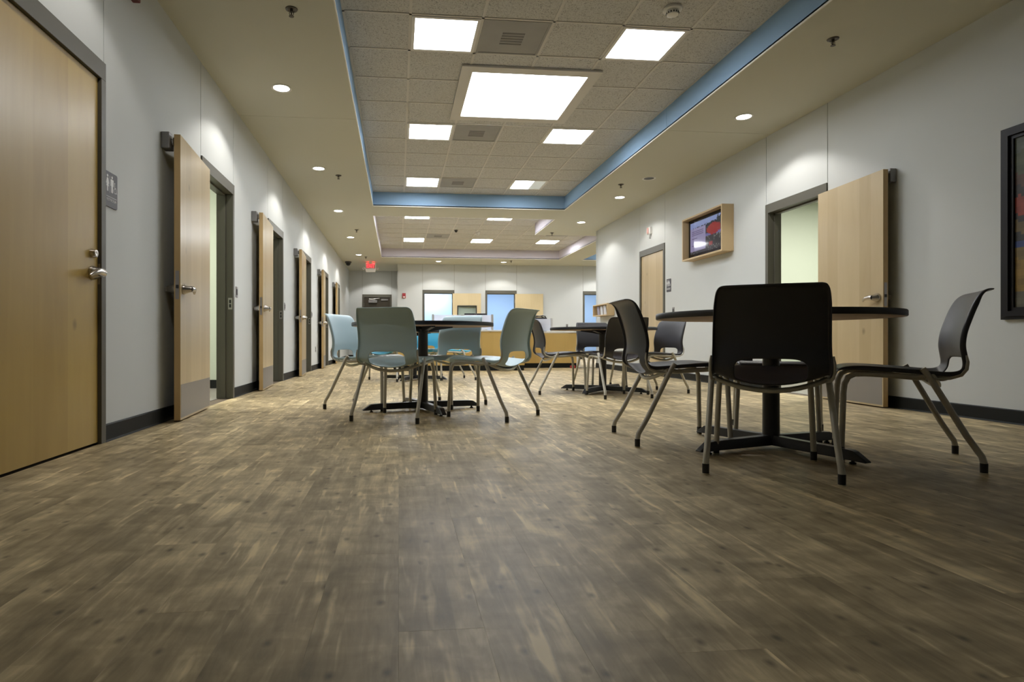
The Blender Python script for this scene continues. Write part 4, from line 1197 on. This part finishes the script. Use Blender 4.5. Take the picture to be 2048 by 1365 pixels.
# framed abstract painting at the right edge
t = thing('framed_painting', 'abstract painting in a black moulded frame at the right edge', 'painting', (WR, 3.355, .752), PI / 2)
W_, H_ = 1.10, 1.378
def ring(d0, d1, y0, y1, name):
    a, b_ = W_ / 2 - d0, W_ / 2 - d1
    for p in ([(-a, d0), (a, d0), (b_, d1), (-b_, d1)], [(-a, H_ - d0), (-b_, H_ - d1), (b_, H_ - d1), (a, H_ - d0)],
              [(-a, d0), (-b_, d1), (-b_, H_ - d1), (-a, H_ - d0)], [(a, d0), (a, H_ - d0), (b_, H_ - d1), (b_, d1)]):
        MB().prism(p, y0, y1, axis=1).build(name, M['artframe'], t)
ring(0, .022, .0, .03, 'frame_rail'); ring(.022, .06, .0, .042, 'frame_rail'); ring(.06, .085, .0, .025, 'frame_lip')
def paint(u, v):
    v2 = v + .018 * math.sin(u * 17) + .012 * math.sin(u * 41 + v * 23)
    bands = ((.10, (.10, .09, .06)), (.30, (.22, .13, .02)), (.36, (.16, .11, .03)), (.395, (.02, .04, .14)), (.44, (.02, .02, .02)), (.52, (.13, .09, .03)),
             (.56, (.02, .015, .012)), (.66, (.24, .025, .008)), (.72, (.02, .015, .012)), (.80, (.07, .03, .015)), (.92, (.06, .07, .03)), (2, (.075, .09, .06)))
    for b_, c in bands:
        if v2 < b_:
            k = 1 + .25 * math.sin(u * 31 + v * 19) * math.sin(v * 57 - u * 11); return tuple(x * k for x in c)
cv = colour_grid('canvas', W_ - .17, H_ - .17, 44, 54, paint, M['art'], t, .012)
cv.location = (0, 0, .085)

# wall strobes
t = thing('fire_strobe', 'white fire strobe with pinkish lens above the restroom door', 'fire alarm', (WR, 9.98, 2.525), PI / 2)
MB().box(-.06, .06, 0, .045, -.062, .062).build('housing', M['white'], t, bevel=0.005)
MB().box(-.028, .012, .045, .07, -.05, .05).build('strobe_lens', M['pinklens'], t, bevel=0.006)
MB().box(.02, .034, .045, .058, -.055, .055).build('rib', M['offwhite'], t, bevel=0.003)
MB().prism([(-.03, -.062), (.03, -.062), (.008, -.12), (0, -.135), (-.006, -.12)], .0, .03, axis=1).build('lower_bracket', M['alu2'], t)
t = thing('fire_strobe', 'red fire strobe on the back wall left of the openings', 'fire alarm', (.17, YB, 2.035), PI)
MB().box(-.055, .055, 0, .045, -.08, .08).build('housing', M['red'], t, bevel=0.006)
MB().box(-.03, .03, .045, .07, -.065, -.025).build('strobe_lens', M['white'], t, bevel=0.006)
t = thing('fire_strobe', 'dark red fire strobe cut by the top edge, above the golden door', 'fire alarm', (WL, 3.99, 2.895), -PI / 2)
MB().box(-.055, .055, 0, .05, -.09, .09).build('housing', M['darkred'], t, bevel=0.006)
MB().box(-.03, .03, .05, .08, -.075, .02).build('strobe_lens', M['darkred'], t, bevel=0.008)

# switches and outlets
def plate(loc, rz, label, kind, group):
    t = thing('light_switch' if kind == 's' else 'wall_outlet', label, 'light switch' if kind == 's' else 'outlet', loc, rz, group)
    MB().box(-.036, .036, 0, .006, -.058, .058).build('cover_plate', M['steel' if kind != 'w' else 'white'], t, bevel=0.002)
    if kind == 's': MB().box(-.016, .016, .006, .010, -.032, .032).build('rocker', M['dark'], t, bevel=0.002)
    else:
        for z in (-.022, .022): MB().box(-.016, .016, .006, .008, z - .014, z + .014).build('socket', M['dark'], t, bevel=0.002)
LS = 'switches along the left wall'
for y, lab in ((6.52, 'steel light switch beyond the first open left door'), (9.20, 'steel light switch beyond the second open left door'), (12.03, 'steel light switch beyond the third open left door'),
               (14.9, 'steel light switch beyond the fourth open left door')):
    plate((WL, y, 1.12), -PI / 2, lab, 's', LS)
plate((WL, 12.55, .42), -PI / 2, 'low dark outlet on the left wall beyond the third open door', 'o', None)
plate((WR, 9.114, 1.08), PI / 2, 'steel switch plate on the right wall below the restroom sign', 's', None)
plate((5.484, YB, 1.09), PI, 'small outlet on the back wall right of the desk', 'o', None)
